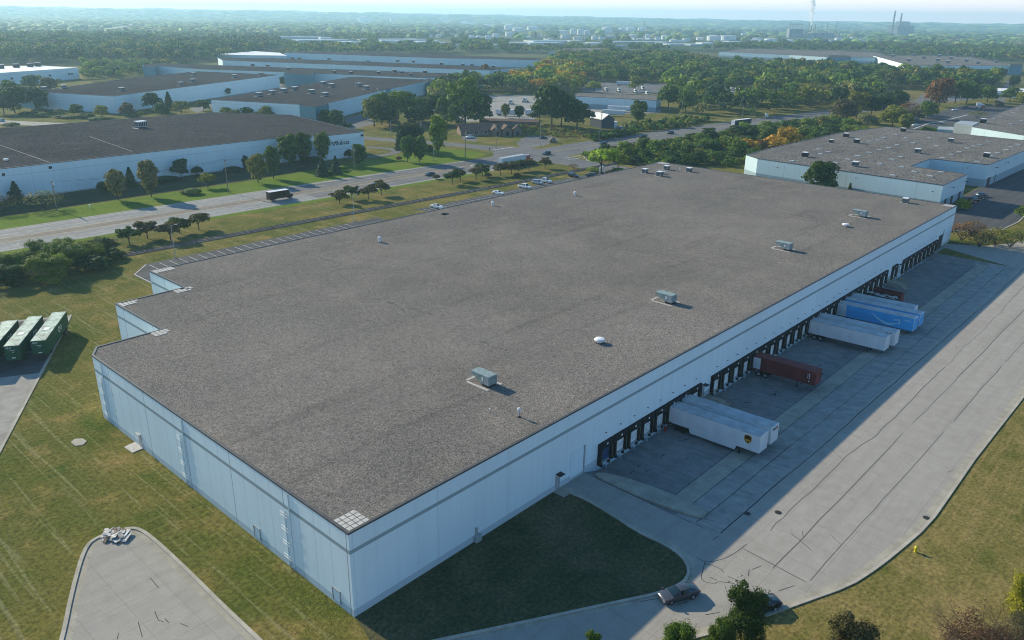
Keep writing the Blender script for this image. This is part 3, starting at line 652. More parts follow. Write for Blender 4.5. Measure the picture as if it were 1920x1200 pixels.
lettering('Bobcat', 2.7, M['ink'], bob, front_at(642, 7.2), (R(90), 0, ang), 'wall_sign', .04)
k = MB(); c = front_at(625.5, 7.2, .05); k.M = Matrix.Translation(c) @ Matrix.Rotation(ang, 4, 'Z')
for x in (-.8, .8): k.xprism([(-.06, .75), (-.06, .25), (0, .25), (0, .75)], x-.5, x+.5)
k.face([(-1.0, -.06, .3), (-.5, -.06, .3), (.1, -.06, -.5), (-.3, -.06, -.5)]).face([(1.0, -.06, .3), (.3, -.06, -.5), (-.1, -.06, -.5), (.5, -.06, .3)]).face([(-.5, -.06, -.6), (.5, -.06, -.6), (.5, -.06, -.85), (-.5, -.06, -.85)])
k.build('wall_emblem', M['ink'], bob)
for px, z in ((5, 9), (93, 9.6), (678, 9.6), (13, 2.4)):
    c = front_at(px, z) if px > 590 else Vector(PY(px, {5: 325, 93: 311, 13: 356}[px], 255)); MB().box(c[0]-.5, c[1]-.6, z-.45, c[0]+.5, c[1]+.6, z+.45).build('wall_vent', M['dark'], bob)
k = MB()
for l in ([(168, 256), (248, 284)], [(0, 272), (48, 289), (94, 305)]): k.ribbon(PL(l, 11), .35, 11.045)
k.build('roof_seam', M['yard'], bob)
c = P(265, 240, 11); small_unit(c, 'white-topped grey air conditioner alone on the dark roof across the road', 2.0, 'air conditioners on distant roofs', 'galv', 11)
c = P(12, 302, 11); vent(c, 'small white vent at the left end of the dark roof across the road', 'cap', 11, 'vents on distant roofs')
# tilted business park
w2, p2 = building('park_warehouse', 'white warehouse with a dark roof left of the business park, shrubs along its foot', 'warehouse', [(62, 172), (213, 180.5), (523, 140.5), (370, 134), (240, 147)], 11, M['wall_plain'], M['dark_gravel'])
add_block(w2, [(28, 168), (61, 173.2), (90, 167), (60, 164)], 11.2, M['teal'])
w3, p3 = building('park_warehouse', 'white warehouse with a dark roof and a blue glass corner entrance', 'warehouse', [(396, 187), (562, 196), (614, 194), (716, 170), (803, 152), (815, 150), (660, 144), (600, 154)], 10.5, M['wall_plain'], M['dark_gravel'])
add_block(w3, [(561, 196.8), (591, 200.5), (616, 194.6), (594, 189)], 11.2, M['teal']); add_block(w3, [(710, 169), (732, 166), (725, 161), (706, 164)], 11.0, M['teal']); add_block(w3, [(801, 153), (812, 151.6), (807, 147), (798, 148)], 11.0, M['teal'])
wa, wb, wc = P(561, 196.8, 11.2), P(591, 200.5, 11.2), P(616, 194.6, 11.2); windows(w3, wa+(wb-wa)*.12, wa+(wb-wa)*.88, .4, 4.2, 5); windows(w3, wb+(wc-wb)*.3, wb+(wc-wb)*.9, .4, 4.2, 2)
windows(w3, P(796, 177), P(806, 174), .4, 5, 2)
w4, p4 = building('park_warehouse', 'long white warehouse with the middle roof of the three stacked behind', 'warehouse', [(267, 122), (380, 130), (518, 134.5), (645, 140), (790, 146), (908, 143), (890, 139.5), (700, 132.5), (380, 121.5), (300, 118.5)], 10, M['wall_plain'], M['dark_gravel'])
add_block(w4, [(532, 137.5), (585, 140), (588, 133), (538, 131)], 11.6, M['teal']); add_block(w4, [(852, 149.5), (884, 149), (882, 144), (852, 144)], 11, M['teal']); add_block(w4, [(267, 124), (290, 126), (296, 121), (276, 120)], 10.8, M['teal'])
w5, p5 = building('park_warehouse', 'long pale blue-walled warehouse second from the back of the park', 'warehouse', [(417, 113), (640, 121.5), (918, 132), (970, 127), (860, 122.5), (700, 116.5), (535, 110), (408, 108)], 10, M['wall_plain'], M['dark_gravel'])
w6, p6 = building('park_warehouse', 'long pale warehouse with the farthest grey roof of the park', 'warehouse', [(532, 99), (640, 102.5), (830, 109), (1024, 113), (1005, 109), (830, 103), (700, 98.5), (570, 95.8)], 10, M['wall_plain'], M['dark_gravel'])
w7, p7 = building('flat_building', 'low building with a bright white roof left of the farthest grey roof', 'warehouse', [(405, 101.5), (460, 103.5), (538, 104.5), (524, 99), (478, 96)], 8, M['wall_two'], M['white_roof'], edge='white')
w8, p8 = building('flat_building', 'blue-walled building with a sunlit white roof at the left edge', 'warehouse', [(-60, 141), (0, 137), (146, 127), (80, 123.5), (-60, 125)], 10.5, M['wall_plain'], M['white_roof'], edge='white')
q0, q1 = P(0, 137, 10.5), P(146, 127, 10.5)
for f in (.12, .32, .6, .86, .9): q = q0+(q1-q0)*f; MB().box(q[0]-.8, q[1]-.9, 4.6, q[0]+.8, q[1]-.1, 6.2).build('wall_vent', M['dark'], w8)
# rooftop units of the park
for i, q in enumerate([(486, 181), (510, 177), (532, 173.5), (553, 170), (585, 175.5), (610, 181), (606, 159.5), (622, 163.5), (673, 162.5), (687, 168)]):
    small_unit(P(*q, 10.5), f'{"pale" if i < 8 else "grey"} rooftop air conditioner, {ordw(i)} along the roof with the blue corner entrance', 1.7, 'air conditioners on distant roofs', 'galv', 10.5)
for i, q in enumerate([(83, 169.5), (120, 166), (229, 170.5), (361, 154), (440, 145), (363, 141), (490, 141), (339, 160)]):
    small_unit(P(*q, 11), f'grey rooftop air conditioner, {ordw(i)} on the dark roof left of the park', 1.5, 'air conditioners on distant roofs', 'galv', 11)
for i, q in enumerate([(474, 124), (502, 125), (540, 131), (627, 137), (658, 138.5), (710, 139), (740, 135), (753, 138), (770, 142), (797, 137), (840, 144), (860, 145)]):
    small_unit(P(*q, 10), f'dark rooftop unit, {ordw(i)} along the middle roof of the park', 1.4, 'air conditioners on distant roofs', 'dark', 10)
for i, q in enumerate([(548, 110.5), (562, 111), (617, 112), (690, 117), (746, 116), (775, 117), (828, 121.5), (868, 123), (885, 124), (905, 125), (925, 127)]):
    small_unit(P(*q, 10), f'dark rooftop unit, {ordw(i)} along the second-farthest park roof', 1.4, 'air conditioners on distant roofs', 'dark', 10)
for i, q in enumerate([(2, 128.5), (31, 127), (57, 125.5), (71, 124.5)]):
    small_unit(P(*q, 10.5), f'dark rooftop unit, {ordw(i)} on the bright white roof', 2.2, 'air conditioners on distant roofs', 'dark', 10.5)
# right hand building with skylights
RB = [(266.2, 15.3), (296.8, 15.3), (299.0, 36.5), (325.0, 36.5), (326.5, 15.0), (420, 12.5), (423, 88), (382, 95.5), (300, 97), (276, 95.5), (270.6, 87.5)]
rb, rp_ = building('dock_building', 'wide two-tone warehouse with a skylight-dotted gravel roof at the right', 'warehouse', RB, 9, M['wall_two'], M['brown_gravel'], z_is_px=False)
for x in (273, 281, 291): MB().box(x-1.2, 15.18, .05, x+1.2, 15.35, 3.2).build('dock_door', M['dark'], rb)
for x in (331, 342, 353, 364): MB().box(x-1.8, 14.6, .05, x+1.8, 15.2, 3.4).build('dock_door', M['dark'], rb)
for x, y, z, dx, dy in ((266, 76, 7.5, -1.2, 0), (266, 45, 7.5, -1.2, 0), (266, 18, 6.5, -1.2, 0), (325.2, 22, 7, -1.2, 0), (275, 15, 7, 0, -1.2), (292, 15, 7, 0, -1.2), (335, 14.5, 7, 0, -1.2), (352, 14.2, 7, 0, -1.2)):
    k = MB(); k.tube((x, y, z), (x+dx, y+dy, z+.2), .06, n=6); k.box(x+dx-.25, y+dy-.25, z+.1, x+dx+.25, y+dy+.25, z+.3); k.build('wall_lamp', M['dark'], rb)
def skylight(p, z, label):
    t = thing('skylight', label, 'skylight', (p[0], p[1], z+.03), 0, 'domed skylights on the right-hand roofs')
    t.scale = (.8, .8, 1); MB().box(-.85, -1.35, 0, .85, 1.35, .22).build('curb', M['galv'], t); MB().prism([(-.75, -1.25), (.75, -1.25), (.75, 1.25), (-.75, 1.25)], .223, .34).prism([(-.5, -.95), (.5, -.95), (.5, .95), (-.5, .95)], .343, .45).build('dome', M['dome'], t); return t
sk0 = None
def sky_copy(p, z, label):
    global sk0
    if sk0 is None: sk0 = skylight(p, z, label); return
    c = copy_tree(sk0); c.location = (p[0], p[1], z+.03); c['label'] = label
for i, q in enumerate([(1485, 303), (1538, 290), (1553, 285.5), (1535, 281), (1590, 300), (1567, 306), (1608, 293.5), (1646, 262.5), (1656, 259), (1629, 266), (1629, 287), (1648, 282), (1666, 278), (1690, 314), (1649, 308), (1672, 300), (1688, 295), (1714, 323), (1734, 315.5), (1750, 309), (1674, 330), (1698, 260), (1712, 269), (1682, 273), (1742, 260), (1755, 274.5), (1783, 291), (1798, 285.5), (1767, 297), (1813, 279), (1825, 275.5), (1836, 272), (1852, 266), (1870, 288), (1886, 282), (1895, 277), (1908, 272), (1832, 304), (1858, 294), (1744, 331.5), (1764, 324), (1782, 324), (1678, 253.5)]):
    p = P(*q, 9)
    if inside(p[0], p[1], inset(RB, 2)): sky_copy(p, 9, f'low white domed skylight, {ordw(i)} of those scattered over the right-hand gravel roof')
for q, l in (((1509, 294), 'dark upright exhaust fan near the white corner of the skylight roof'), ((1558, 267.5), 'small dark fan box on the left of the skylight roof'), ((1586, 257), 'grey air conditioner at the back left of the skylight roof'), ((1606, 268.5), 'dark exhaust unit on the back of the skylight roof'), ((1693, 247), 'dark air conditioner at the far edge of the skylight roof'), ((1782, 267), 'dark air conditioner on a pale patch of the skylight roof'), ((1720, 287), 'teal-grey air conditioner in the middle of the skylight roof'), ((1849, 295), 'dark air conditioner near the right wall of the skylight roof'), ((1603, 312), 'pale double air conditioner at the front of the skylight roof')):
    small_unit(P(*q, 9), l, 1.2 if 'small' not in l else .9, 'air conditioners on the skylight roof', 'unit' if 'teal' in l or 'pale' in l else 'dark', 9)
rb2, _ = building('dock_building', 'long blue-walled building with a corrugated shed at its corner, far right', 'warehouse', [(1823, 238), (1920, 254), (2050, 270), (2010, 205), (1915, 196), (1862, 216)], 7.5, M['wall_two'], M['brown_gravel'])
add_block(rb2, [(1790, 231), (1824, 235), (1836, 229), (1802, 226)], 7.6, M['galv'], M['galv'], 'shed'); add_block(rb2, [(1757, 242), (1791, 243.5), (1791, 238), (1760, 237)], 3.5, M['wall_two'], M['galv'], 'annex')
for i, q in enumerate([(1864, 224), (1875, 219.5), (1888, 215.5), (1899, 212), (1908, 205), (1915, 228), (1895, 233)]): sky_copy(P(*q, 7.5), 7.5, f'white skylight on the roof with the corrugated shed, {ordw(i)} from the shed')
c = P(1843, 231, 7.5); small_unit(c, 'dark unit beside the opening in the roof with the corrugated shed', 1.6, 'air conditioners on the skylight roof', 'dark', 7.5)
rb3, p9 = building('distant_warehouse', 'far warehouse with a sunlit white end wall and a brown roof', 'warehouse', [(1637, 104.5), (1706, 123), (1905, 123.5), (1885, 119), (1820, 107), (1740, 104)], 10, M['wall_plain'], M['brown_gravel'])
for f in (.28, .42, .62, .8, .9): q = P(1706, 123, 10)+(P(1905, 123.5, 10)-P(1706, 123, 10))*f; MB().box(q[0]-14, q[1]-6, .1, q[0]-1, q[1]+6, 6).build('dock_door', M['dark'], rb3)
add_block(rb3, [(1893, 123), (1918, 122), (1916, 119), (1893, 119)], 12, M['teal'])
for i, q in enumerate([(1674, 107), (1704, 115), (1714, 105.5), (1732, 110), (1758, 115), (1761, 106.5), (1777, 119), (1783, 111), (1812, 116), (1823, 107.5), (1834, 120), (1868, 118)]):
    small_unit(P(*q, 10), f'grey rooftop unit, {ordw(i)} across the far brown roof with the sunlit end wall', 2.4, 'air conditioners on distant roofs', 'galv', 10)
b, _ = building('distant_warehouse', 'very long grey warehouse behind the dark wood', 'warehouse', [(1348, 97), (1480, 103), (1550, 107), (1640, 108), (1660, 103), (1640, 98), (1500, 94), (1400, 91.5)], 9, M['wall_two'], M['brown_gravel'])
add_block(b, [(1553, 107.5), (1596, 108), (1592, 104), (1555, 103)], 9.5, M['teal'])
building('distant_warehouse', 'grey flat-roofed warehouse half hidden behind the central wood', 'warehouse', [(1030, 97), (1070, 97), (1230, 98), (1232, 93), (1120, 90), (1060, 91)], 9, M['wall_two'], M['brown_gravel'])
st, p10 = building('strip_workshop', 'long pale blue flat-roofed workshop with a darker lower band, behind the trailers', 'workshop', [(1067, 180), (1231, 188.5), (1240, 179), (1085, 174)], 8, M['wall_two'], M['brown_gravel'])
windows(st, P(1066, 199), P(1222, 209), 1.5, 4.5, 6, .18)
b, _ = building('flat_building', 'low white-roofed building behind the lawn at the far right', 'building', [(1853, 169.5), (1925, 174), (1960, 167), (1870, 165)], 5, M['wall_two'], M['white_roof'], edge='white')
# houses
def gable(name, label, cx, cy, w, d, h, rh, rz, wallm, roofm, cat='house', wins=()):
    t = thing(name, label, cat, (cx, cy, 0), rz); MB().box(-w/2, -d/2, -.2, w/2, d/2, h).build('wall', wallm, t)
    k = MB(); e = .5
    k.face([(-w/2-e, -d/2-e, h-.1), (w/2+e, -d/2-e, h-.1), (w/2+e, 0, h+rh), (-w/2-e, 0, h+rh)]).face([(w/2+e, d/2+e, h-.1), (-w/2-e, d/2+e, h-.1), (-w/2-e, 0, h+rh), (w/2+e, 0, h+rh)]); o = k.build('roof', roofm, t); sd = o.modifiers.new('thickness', 'SOLIDIFY'); sd.thickness = .2
    k = MB(); k.face([(-w/2, -d/2, h), (-w/2, d/2, h), (-w/2, 0, h+rh*.9)]).face([(w/2, d/2, h), (w/2, -d/2, h), (w/2, 0, h+rh*.9)]); k.build('gable_end', wallm, t)
    for x, z, ww, hh in wins:
        f = MB().box(x-ww/2-.12, -d/2-.08, z-.12, x+ww/2+.12, -d/2-.003, z+hh+.12).build('window', M['white'], t); MB().box(x-ww/2, -d/2-.1, z, x+ww/2, -d/2-.082, z+hh).build('pane', M['glass'], f)
    return t
hx, hy = P(1125, 240)[:2]
hs = gable('house', 'dark slate-blue house with a bright white roof beside the road junction', hx+6, hy+3, 13, 9, 5.2, 3, R(70), M['slate'], M['white_roof'], 'house', [(-4, 1, 1.4, 1.6), (0, 1, 1.4, 1.6), (4, 1, 1.4, 1.6), (-2, 3.4, 1.2, 1.2), (3, 3.4, 1.2, 1.2)])
MB().box(-4, -8.5, -.1, 5, -4.6, 3).build('annex', M['white'], hs); MB().box(-4.3, -8.8, 3.005, 5.3, -4.5, 3.2).build('annex_roof', M['white_roof'], hs)
ox, oy = P(925, 254)[:2]
of = gable('office', 'low brown-shingled brick office with three front gables by the junction', ox+2, oy+6, 34, 11, 3.2, 3.0, R(-32), M['stone'], M['brick'], 'office', [(-13, 1, 2, 1.5), (-8, 1, 2, 1.5), (-3, 1, 2, 1.5)])
for x in (3, 9, 15):
    k = MB(); k.face([(x-3.2, -9, 3), (x-3.2, 0, 3), (x, 0, 5.6), (x, -9, 5.6)]).face([(x, -9, 5.6), (x, 0, 5.6), (x+3.2, 0, 3), (x+3.2, -9, 3)]); o = k.build('porch_roof', M['brick'], of); sd = o.modifiers.new('thickness', 'SOLIDIFY'); sd.thickness = .2
    MB().box(x-2.6, -8.6, -.2, x+2.6, -5.6, 3.0).face([(x-2.6, -8.65, 3.0), (x+2.6, -8.65, 3.0), (x, -8.65, 5.2)]).build('porch', M['stone'], of); MB().box(x-.8, -8.7, .1, x+.8, -8.61, 2.3).build('door', M['dark'], of)
lx, ly = P(965, 236)[:2]
gable('shed', 'long low shed with a pale roof edge under the big dark tree', lx, ly+4, 36, 8, 3, .8, R(-58), M['stone'], M['brick'], 'shed')
for q, l, w, d, rz, wm, rm in (((1330, 178), 'white cottage with a brown roof beside the parked trucks', 11, 8, 10, 'white', 'brick'), ((1575, 180), 'pale blue gabled barn at the edge of the wood', 18, 14, -30, 'wall_two', 'galv'), ((1620, 148), 'house with a white roof among the trees below the far sunlit warehouse', 14, 9, 20, 'white', 'white_roof'), ((1845, 150), 'white-roofed house near the far right car park', 20, 10, -20, 'white', 'white_roof'), ((1795, 157), 'small white-roofed house among trees left of the far right car park', 10, 8, 10, 'white', 'white_roof'), ((1295, 165), 'pale blue long shed left of the white cottage', 30, 9, -35, 'wall_two', 'galv')):
    x, y = P(*q)[:2]; gable('house' if 'shed' not in l and 'barn' not in l else 'shed', l, x, y, w, d, 4, 2.5, R(rz), M[wm], M[rm], 'house' if 'shed' not in l and 'barn' not in l else 'shed')
# ------------------------------------------------------------------ cars
ST = dict(
 sedan=[(2.40, .50, .40, .56, .42, .58, 0), (2.34, .74, .26, .66, .58, .69, 0), (2.15, .86, .2, .75, .68, .79, 0), (1.7, .91, .18, .83, .74, .88, 0), (1.15, .92, .17, .91, .77, .96, 0), (.15, .92, .17, .95, .58, 1.37, 3), (-.22, .92, .17, .96, .61, 1.42, 2), (-.32, .92, .17, .96, .61, 1.42, 0), (-.95, .92, .17, .98, .58, 1.38, 2), (-1.15, .92, .17, .99, .57, 1.34, 0), (-1.92, .91, .2, 1.02, .66, 1.08, 3), (-2.25, .86, .24, .98, .66, 1.02, 0), (-2.38, .74, .30, .86, .6, .92, 0), (-2.43, .55, .40, .66, .45, .70, 0)],
 suv=[(2.35, .72, .42, .72, .6, .74, 0), (2.24, .88, .28, .86, .7, .90, 0), (1.5, .93, .24, 1.0, .78, 1.06, 0), (1.05, .94, .22, 1.06, .8, 1.12, 0), (.45, .94, .22, 1.08, .68, 1.66, 3), (-.2, .94, .22, 1.08, .70, 1.72, 2), (-.3, .94, .22, 1.08, .70, 1.72, 0), (-1.1, .94, .22, 1.09, .70, 1.72, 2), (-1.2, .94, .22, 1.09, .70, 1.72, 0), (-1.95, .93, .24, 1.1, .68, 1.66, 2), (-2.26, .92, .28, 1.08, .74, 1.14, 3), (-2.38, .84, .42, .9, .7, .95, 0)],
 pickup=[(2.85, .78, .5, .85, .66, .88, 0), (2.74, .94, .36, 1.0, .78, 1.05, 0), (1.9, .98, .32, 1.1, .84, 1.16, 0), (1.45, .98, .3, 1.15, .84, 1.2, 0), (.85, .98, .3, 1.18, .72, 1.84, 3), (.2, .98, .3, 1.18, .74, 1.9, 2), (.1, .98, .3, 1.18, .74, 1.9, 0), (-.75, .98, .3, 1.18, .74, 1.86, 2), (-.98, .98, .3, 1.18, .84, 1.25, 3), (-1.06, .98, .3, 1.17, .92, 1.2, 0), (-2.85, .97, .36, 1.17, .92, 1.2, 0), (-2.93, .93, .5, 1.1, .9, 1.12, 0)])
WHEELS = dict(sedan=(1.42, -1.42, .33, .80), suv=(1.42, -1.42, .37, .82), pickup=(1.85, -1.75, .41, .86))
def car_proto(kind, paint):
    st = ST[kind]; t = thing(kind, 'x', 'car'); body = MB(); gl = MB(); rows = []
    for x, w, zb, zbelt, wr, zr, _ in st:
        zm = (zb+zbelt)/2; h = [(0, zb), (w*.9, zb), (w, zm-.08), (w*1.0, zm+.12), (w*.95, zbelt), (wr, zr-.04), (wr*.72, zr), (0, zr+.02)]
        rows.append([(x, y, z) for y, z in h]+[(x, -y, z) for y, z in h[-2:0:-1]])
    for i in range(len(rows)-1):
        a, b = rows[i], rows[i+1]; fl = st[i+1][6]; n = len(a)
        for j in range(n):
            k = (j+1) % n; side = j in (4, n-5-0) ; top = j in (5, 6, 7, 8)
            isg = (fl == 2 and j in (4, 9)) or (fl == 3 and j in (5, 6, 7, 8))
            q = [a[j], a[k], b[k], b[j]]
            (gl if isg else body).face(q)
    body.face(rows[0][::-1]); body.face(rows[-1])
    bo = body.build('body', paint, t); bm = bmesh.new(); bm.from_mesh(bo.data); bmesh.ops.remove_doubles(bm, verts=bm.verts, dist=.002); bm.to_mesh(bo.data); bm.free(); bo.data.polygons.foreach_set('use_smooth', [True]*len(bo.data.polygons)); bo.data.set_sharp_from_angle(angle=R(38)); gl.build('windows', M['teal_glass'], t)
    xf, xr, r, hw = WHEELS[kind]
    for x in (xf, xr):
        for s in (-1, 1):
            w = MB().tube((x, s*(hw-.02), r), (x, s*(hw+.14), r), r, n=16).build('wheel', M['black'], t); MB().tube((x, s*(hw+.1), r), (x, s*(hw+.155), r), r*.6, n=12).build('rim', M['rim'], w)
    fx = st[1][0]-(.06 if kind == 'sedan' else 0); zz = st[1][3]-.12
    for s in (-1, 1):
        MB().box(fx-.1, s*.62-.17, zz-.06, fx+.07, s*.62+.17, zz+.08).build('headlight', M['white'], t)
        rx = st[-2][0]; MB().box(rx-.08, s*.62-.18, st[-2][3]-.2, rx+.05, s*.62+.18, st[-2][3]-.05).build('tail_light', M['red'], t)
        mx = st[3][0]-.15; MB().box(mx-.1, s*.98-.12, st[3][3]+.0, mx+.08, s*.98+.1, st[3][3]+.17).build('mirror', paint, t)
    MB().box(fx+.02, -.42, .42, fx+.11, .42, .62).build('grille', M['dark'], t)
    if kind == 'pickup': MB().box(-2.8, -.86, 1.19, -1.1, .86, 1.23).build('bed_cover', M['dark'], t)
    return t
PAINT = dict(grey=mat_paint('car_grey_material', C(.085, .09, .105), metal=.4), white=mat_paint('car_white_material', C(.72, .72, .71)), black=mat_paint('car_black_material', C(.012, .013, .016)), navy=mat_paint('car_navy_material', C(.02, .03, .055)), silver=mat_paint('car_silver_material', C(.34, .36, .38)), blue=mat_paint('car_blue_material', C(.10, .28, .45)), maroon=mat_paint('car_maroon_material', C(.15, .02, .02)))
PROTO = {}
def car(kind, colour, px, py, head, label, group=None, z=0., xy=None):
    key = (kind, colour)
    if key not in PROTO: PROTO[key] = o = car_proto(kind, PAINT[colour])
    else: o = copy_tree(PROTO[key])
    p = P(px, py, z) if xy is None else xy
    o.location = (p[0], p[1], z+.01); o.rotation_euler = (0, 0, R(head)); o['label'] = label; o['category'] = {'sedan': 'car', 'suv': 'car', 'pickup': 'pickup truck'}[kind]
    if group: o['group'] = group
    elif 'group' in o: del o['group']
    return o
car('sedan', 'grey', 1272, 1113, 153, 'metallic grey sedan stopped on the drive at the corner of the shaded lawn', z=.5).location.z = .01
car('sedan', 'black', 1425, 1135, 152, 'black sedan half hidden behind the tall bush on the drive', z=.5).location.z = .01
G = 'cars driving on the main road'
car('sedan', 'navy', 806, 329, 178, 'dark blue sedan driving left of the orange-cab truck', G); car('sedan', 'black', 703, 350, -2, 'black car in the near lane behind the small round trees', G)
car('suv', 'black', 1025, 290, 177, 'black SUV crossing the junction in front of the orange cab', G); car('suv', 'black', 1131, 271, 175, 'black SUV driving right of the junction', G)
car('suv', 'black', 1257, 251, 172, 'black SUV farthest along the main road to the right', G); car('pickup', 'black', 1205, 258, 172, 'dark pickup on the main road behind the green thicket', G)
G = 'cars in the parking lot behind the warehouse'
car('sedan', 'white', 819, 390, -84, 'white sedan parked alone nearest the roof debris', G); car('sedan', 'white', 934, 364, -86, 'white sedan parked in the middle of the lot', G)
car('pickup', 'white', 984, 353, -88, 'white pickup truck with a black bed, left of two parked vehicles', G); car('suv', 'silver', 1008, 345, -88, 'silver SUV parked between two white pickups', G)
car('pickup', 'white', 1022, 342, -88, 'white pickup truck right of the silver SUV', G); car('suv', 'black', 1075, 332, -92, 'black SUV parked near the end of the lot', G); car('suv', 'navy', 1108, 331, 100, 'dark blue SUV parked last in the lot beside the lawn', G)
G = 'cars parked by the right-hand warehouse'
for i, (x, y, cc, kd, l) in enumerate([(1810, 387, 'silver', 'sedan', 'silver car parked nearest the yellow-green tree in the shaded lot'), (1818, 381, 'maroon', 'sedan', 'dark maroon car next to the silver car in the shaded lot'), (1828, 378, 'black', 'suv', 'black car, third from the yellow-green tree in the shaded lot'), (1834, 373, 'black', 'sedan', 'black car, fourth from the yellow-green tree in the shaded lot'), (1840, 369, 'navy', 'suv', 'dark car farthest from the tree in the shaded lot')]):
    car(kd, cc, x, y, -35, l, G)
G = 'cars parked around the junction'
car('suv', 'white', 880, 259, 165, 'white SUV parked left of the brown office', G); car('pickup', 'silver', 898, 243, 160, 'silver pickup parked behind the brown office', G); car('sedan', 'black', 1018, 260, -20, 'dark car alone in the small lot right of the brown office', G)
car('suv', 'navy', 885, 250, 160, 'dark blue SUV behind the white one at the brown office', G)
for x, y, cc, l in ((1152, 243, 'black', 'black car parked closest to the slate-blue house'), (1163, 242, 'silver', 'silver car, second from the slate-blue house'), (1176, 242, 'black', 'black car, third from the slate-blue house'), (1192, 243, 'navy', 'dark car farthest from the slate-blue house')): car('suv', cc, x, y, 60, l, G)
car('suv', 'blue', 3, 228, 100, 'pale blue car at the left edge on the lane by the shrubs')
G = 'cars in the far right lot'
for x, y, cc, kd, l in ((1790, 207, 'white', 'sedan', 'white car at the left of the far right lot'), (1837, 207, 'black', 'suv', 'black car beside the red-cab truck'), (1810, 202, 'navy', 'sedan', 'dark car behind the white one in the far right lot'), (1716, 236, 'white', 'sedan', 'white car near the tree behind the skylight roof'), (1717, 225, 'black', 'suv', 'black car in the shade left of the far right lot'), (1873, 157, 'black', 'suv', 'black SUV on the lane to the far right car park')): car(kd, cc, x, y, 150, l, G)

# ------------------------------------------------------------------ trailers and trucks
def wheels(t, xs, y0, y1, r=.5, rim=True, axis='x', n=16):
    for x in xs:
        for s in (-1, 1):
            a, b = ((x, s*y0, r), (x, s*y1, r)); w = MB().tube(a, b, r, n=n).build('wheel', M['black'], t)
            if rim: MB().tube((x, s*(y1-.02), r), (x, s*(y1+.02), r), r*.55, n=12).build('rim', M['rim'], w)
def trailer(name, label, cat, loc, rz, L=16.1, W=2.6, z0=1.2, z1=4.05, side='trailer_white', roof='trailer_roof', front=None, skirt=False, landing=True, group=None, ribs=False, axle=(1.6, 2.9), tilt=0., rim=True):
    """rear at the origin, front at +x; z from the ground"""
    t = thing(name, label, cat, loc, rz, group); t.rotation_euler.y = tilt
    MB().box(0, -W/2, z0, L, W/2, z1-.1).build('body', M[side], t, bevel=.04)
    k = MB(); k.box(.02, -W/2+.03, z1-.098, L-.02, W/2-.03, z1)
    if ribs:
        for i in range(int(L/1.2)): k.box(.4+i*1.2, -W/2+.1, z1+.003, .75+i*1.2, W/2-.1, z1+.03)
    k.build('roof', M[roof], t)
    k = MB(); k.box(L-.08, -W/2-.012, z0, L+.012, -W/2+.14, z1); k.box(L-.08, W/2-.14, z0, L+.012, W/2+.012, z1); k.box(L-.1, -W/2+.15, z1-.14, L+.015, W/2-.15, z1+.01); k.build('front_frame', M[front or 'white'], t)
    k = MB(); k.box(-.02, -W/2+.05, z0+.05, -.004, -.02, z1-.15); k.box(-.02, .02, z0+.05, -.004, W/2-.05, z1-.15); k.build('rear_door', M[side if ribs else 'trailer_white'], t)
    k = MB(); k.box(.3, -.55, z0-.28, L-.4, -.4, z0-.004); k.box(.3, .4, z0-.28, L-.4, .55, z0-.004); k.box(.05, -W/2+.1, .55, .2, W/2-.1, .68); k.build('chassis', M['dark'], t)
    wheels(t, axle, .72, 1.24, .5, rim)
    if landing:
        k = MB()
        for s in (-.95, .95): k.box(L-3.4, s-.08, .0, L-3.25, s+.08, z0-.005); k.box(L-3.5, s-.16, .0, L-3.15, s+.16, .08)
        k.build('landing_gear', M['dark'], t)
    if skirt:
        for s in (-1, 1): MB().face([(4.2, s*(W/2-.05), .45), (L-4, s*(W/2-.05), .45), (L-3.8, s*(W/2-.05), z0), (4.0, s*(W/2-.05), z0)]).build('side_skirt', M[side], t)
    return t
def side_text(t, txt, size, mat, x, z, s=-1, W=2.6, bold=.02): return lettering(txt, size, M[mat], t, (x, s*(W/2+.02), z), (R(90), 0, 0 if s < 0 else R(180)), 'lettering', bold)
def front_text(t, txt, size, mat, L, y, z, bold=.02): return lettering(txt, size, M[mat], t, (L+.03, y, z), (R(90), 0, R(90)), 'lettering', bold)
ZC = -1.27
def docked(x, L, **k): return trailer(k.pop('name', 'semi_trailer'), k.pop('label'), 'trailer', (x, -.35, ZC), R(-90), L, z0=1.22, z1=k.pop('z1', 4.1), tilt=k.pop('tilt', R(-1.6)), group=k.pop('group', 'trailers backed up to the dock doors'), **k)
# facing: rear to the wall, front towards -Y; the near side (towards -X) is local -y
u1 = docked(64.9, 16.2, label='pale grey box trailer with a brown and gold shield, nearest of those docked', skirt=True, rim=False)
k = MB()
def shield(k, cx, cz, s, mi, off):
    pts = [(-.5, .42), (-.25, .56), (0, .6), (.25, .56), (.5, .42), (.5, -.1), (.38, -.36), (0, -.62), (-.38, -.36), (-.5, -.1)]
    k.face([(cx+a*s, -1.3-off, cz+b*s) for a, b in pts[::-1]], mi)
shield(k, 14.2, 3.0, 1.25, 1, .014); shield(k, 14.2, 3.0, 1.08, 0, .02); k.build('shield_emblem', [M['brown'], M['gold']], u1)
lettering('ups', .62, M['gold'], u1, (14.2, -1.33, 2.9), (R(90), 0, 0), 'lettering', .02)
u2 = docked(68.6, 16.2, label='pale blue-grey box trailer with dark letters on its front, second docked', skirt=True)
front_text(u2, 'Fed', .62, 'ink', 16.2, -.35, 3.6); front_text(u2, 'Ex', .62, 'red', 16.2, .65, 3.6)
rd = docked(94.5, 12.4, label='dark red ribbed container trailer docked alone', side='rust', roof='rust', front='rust', ribs=True, z1=3.95)
k = MB()
for i in range(34): k.box(2.1+i*.3, -1.335, 1.45, 2.22+i*.3, -1.303, 3.7)
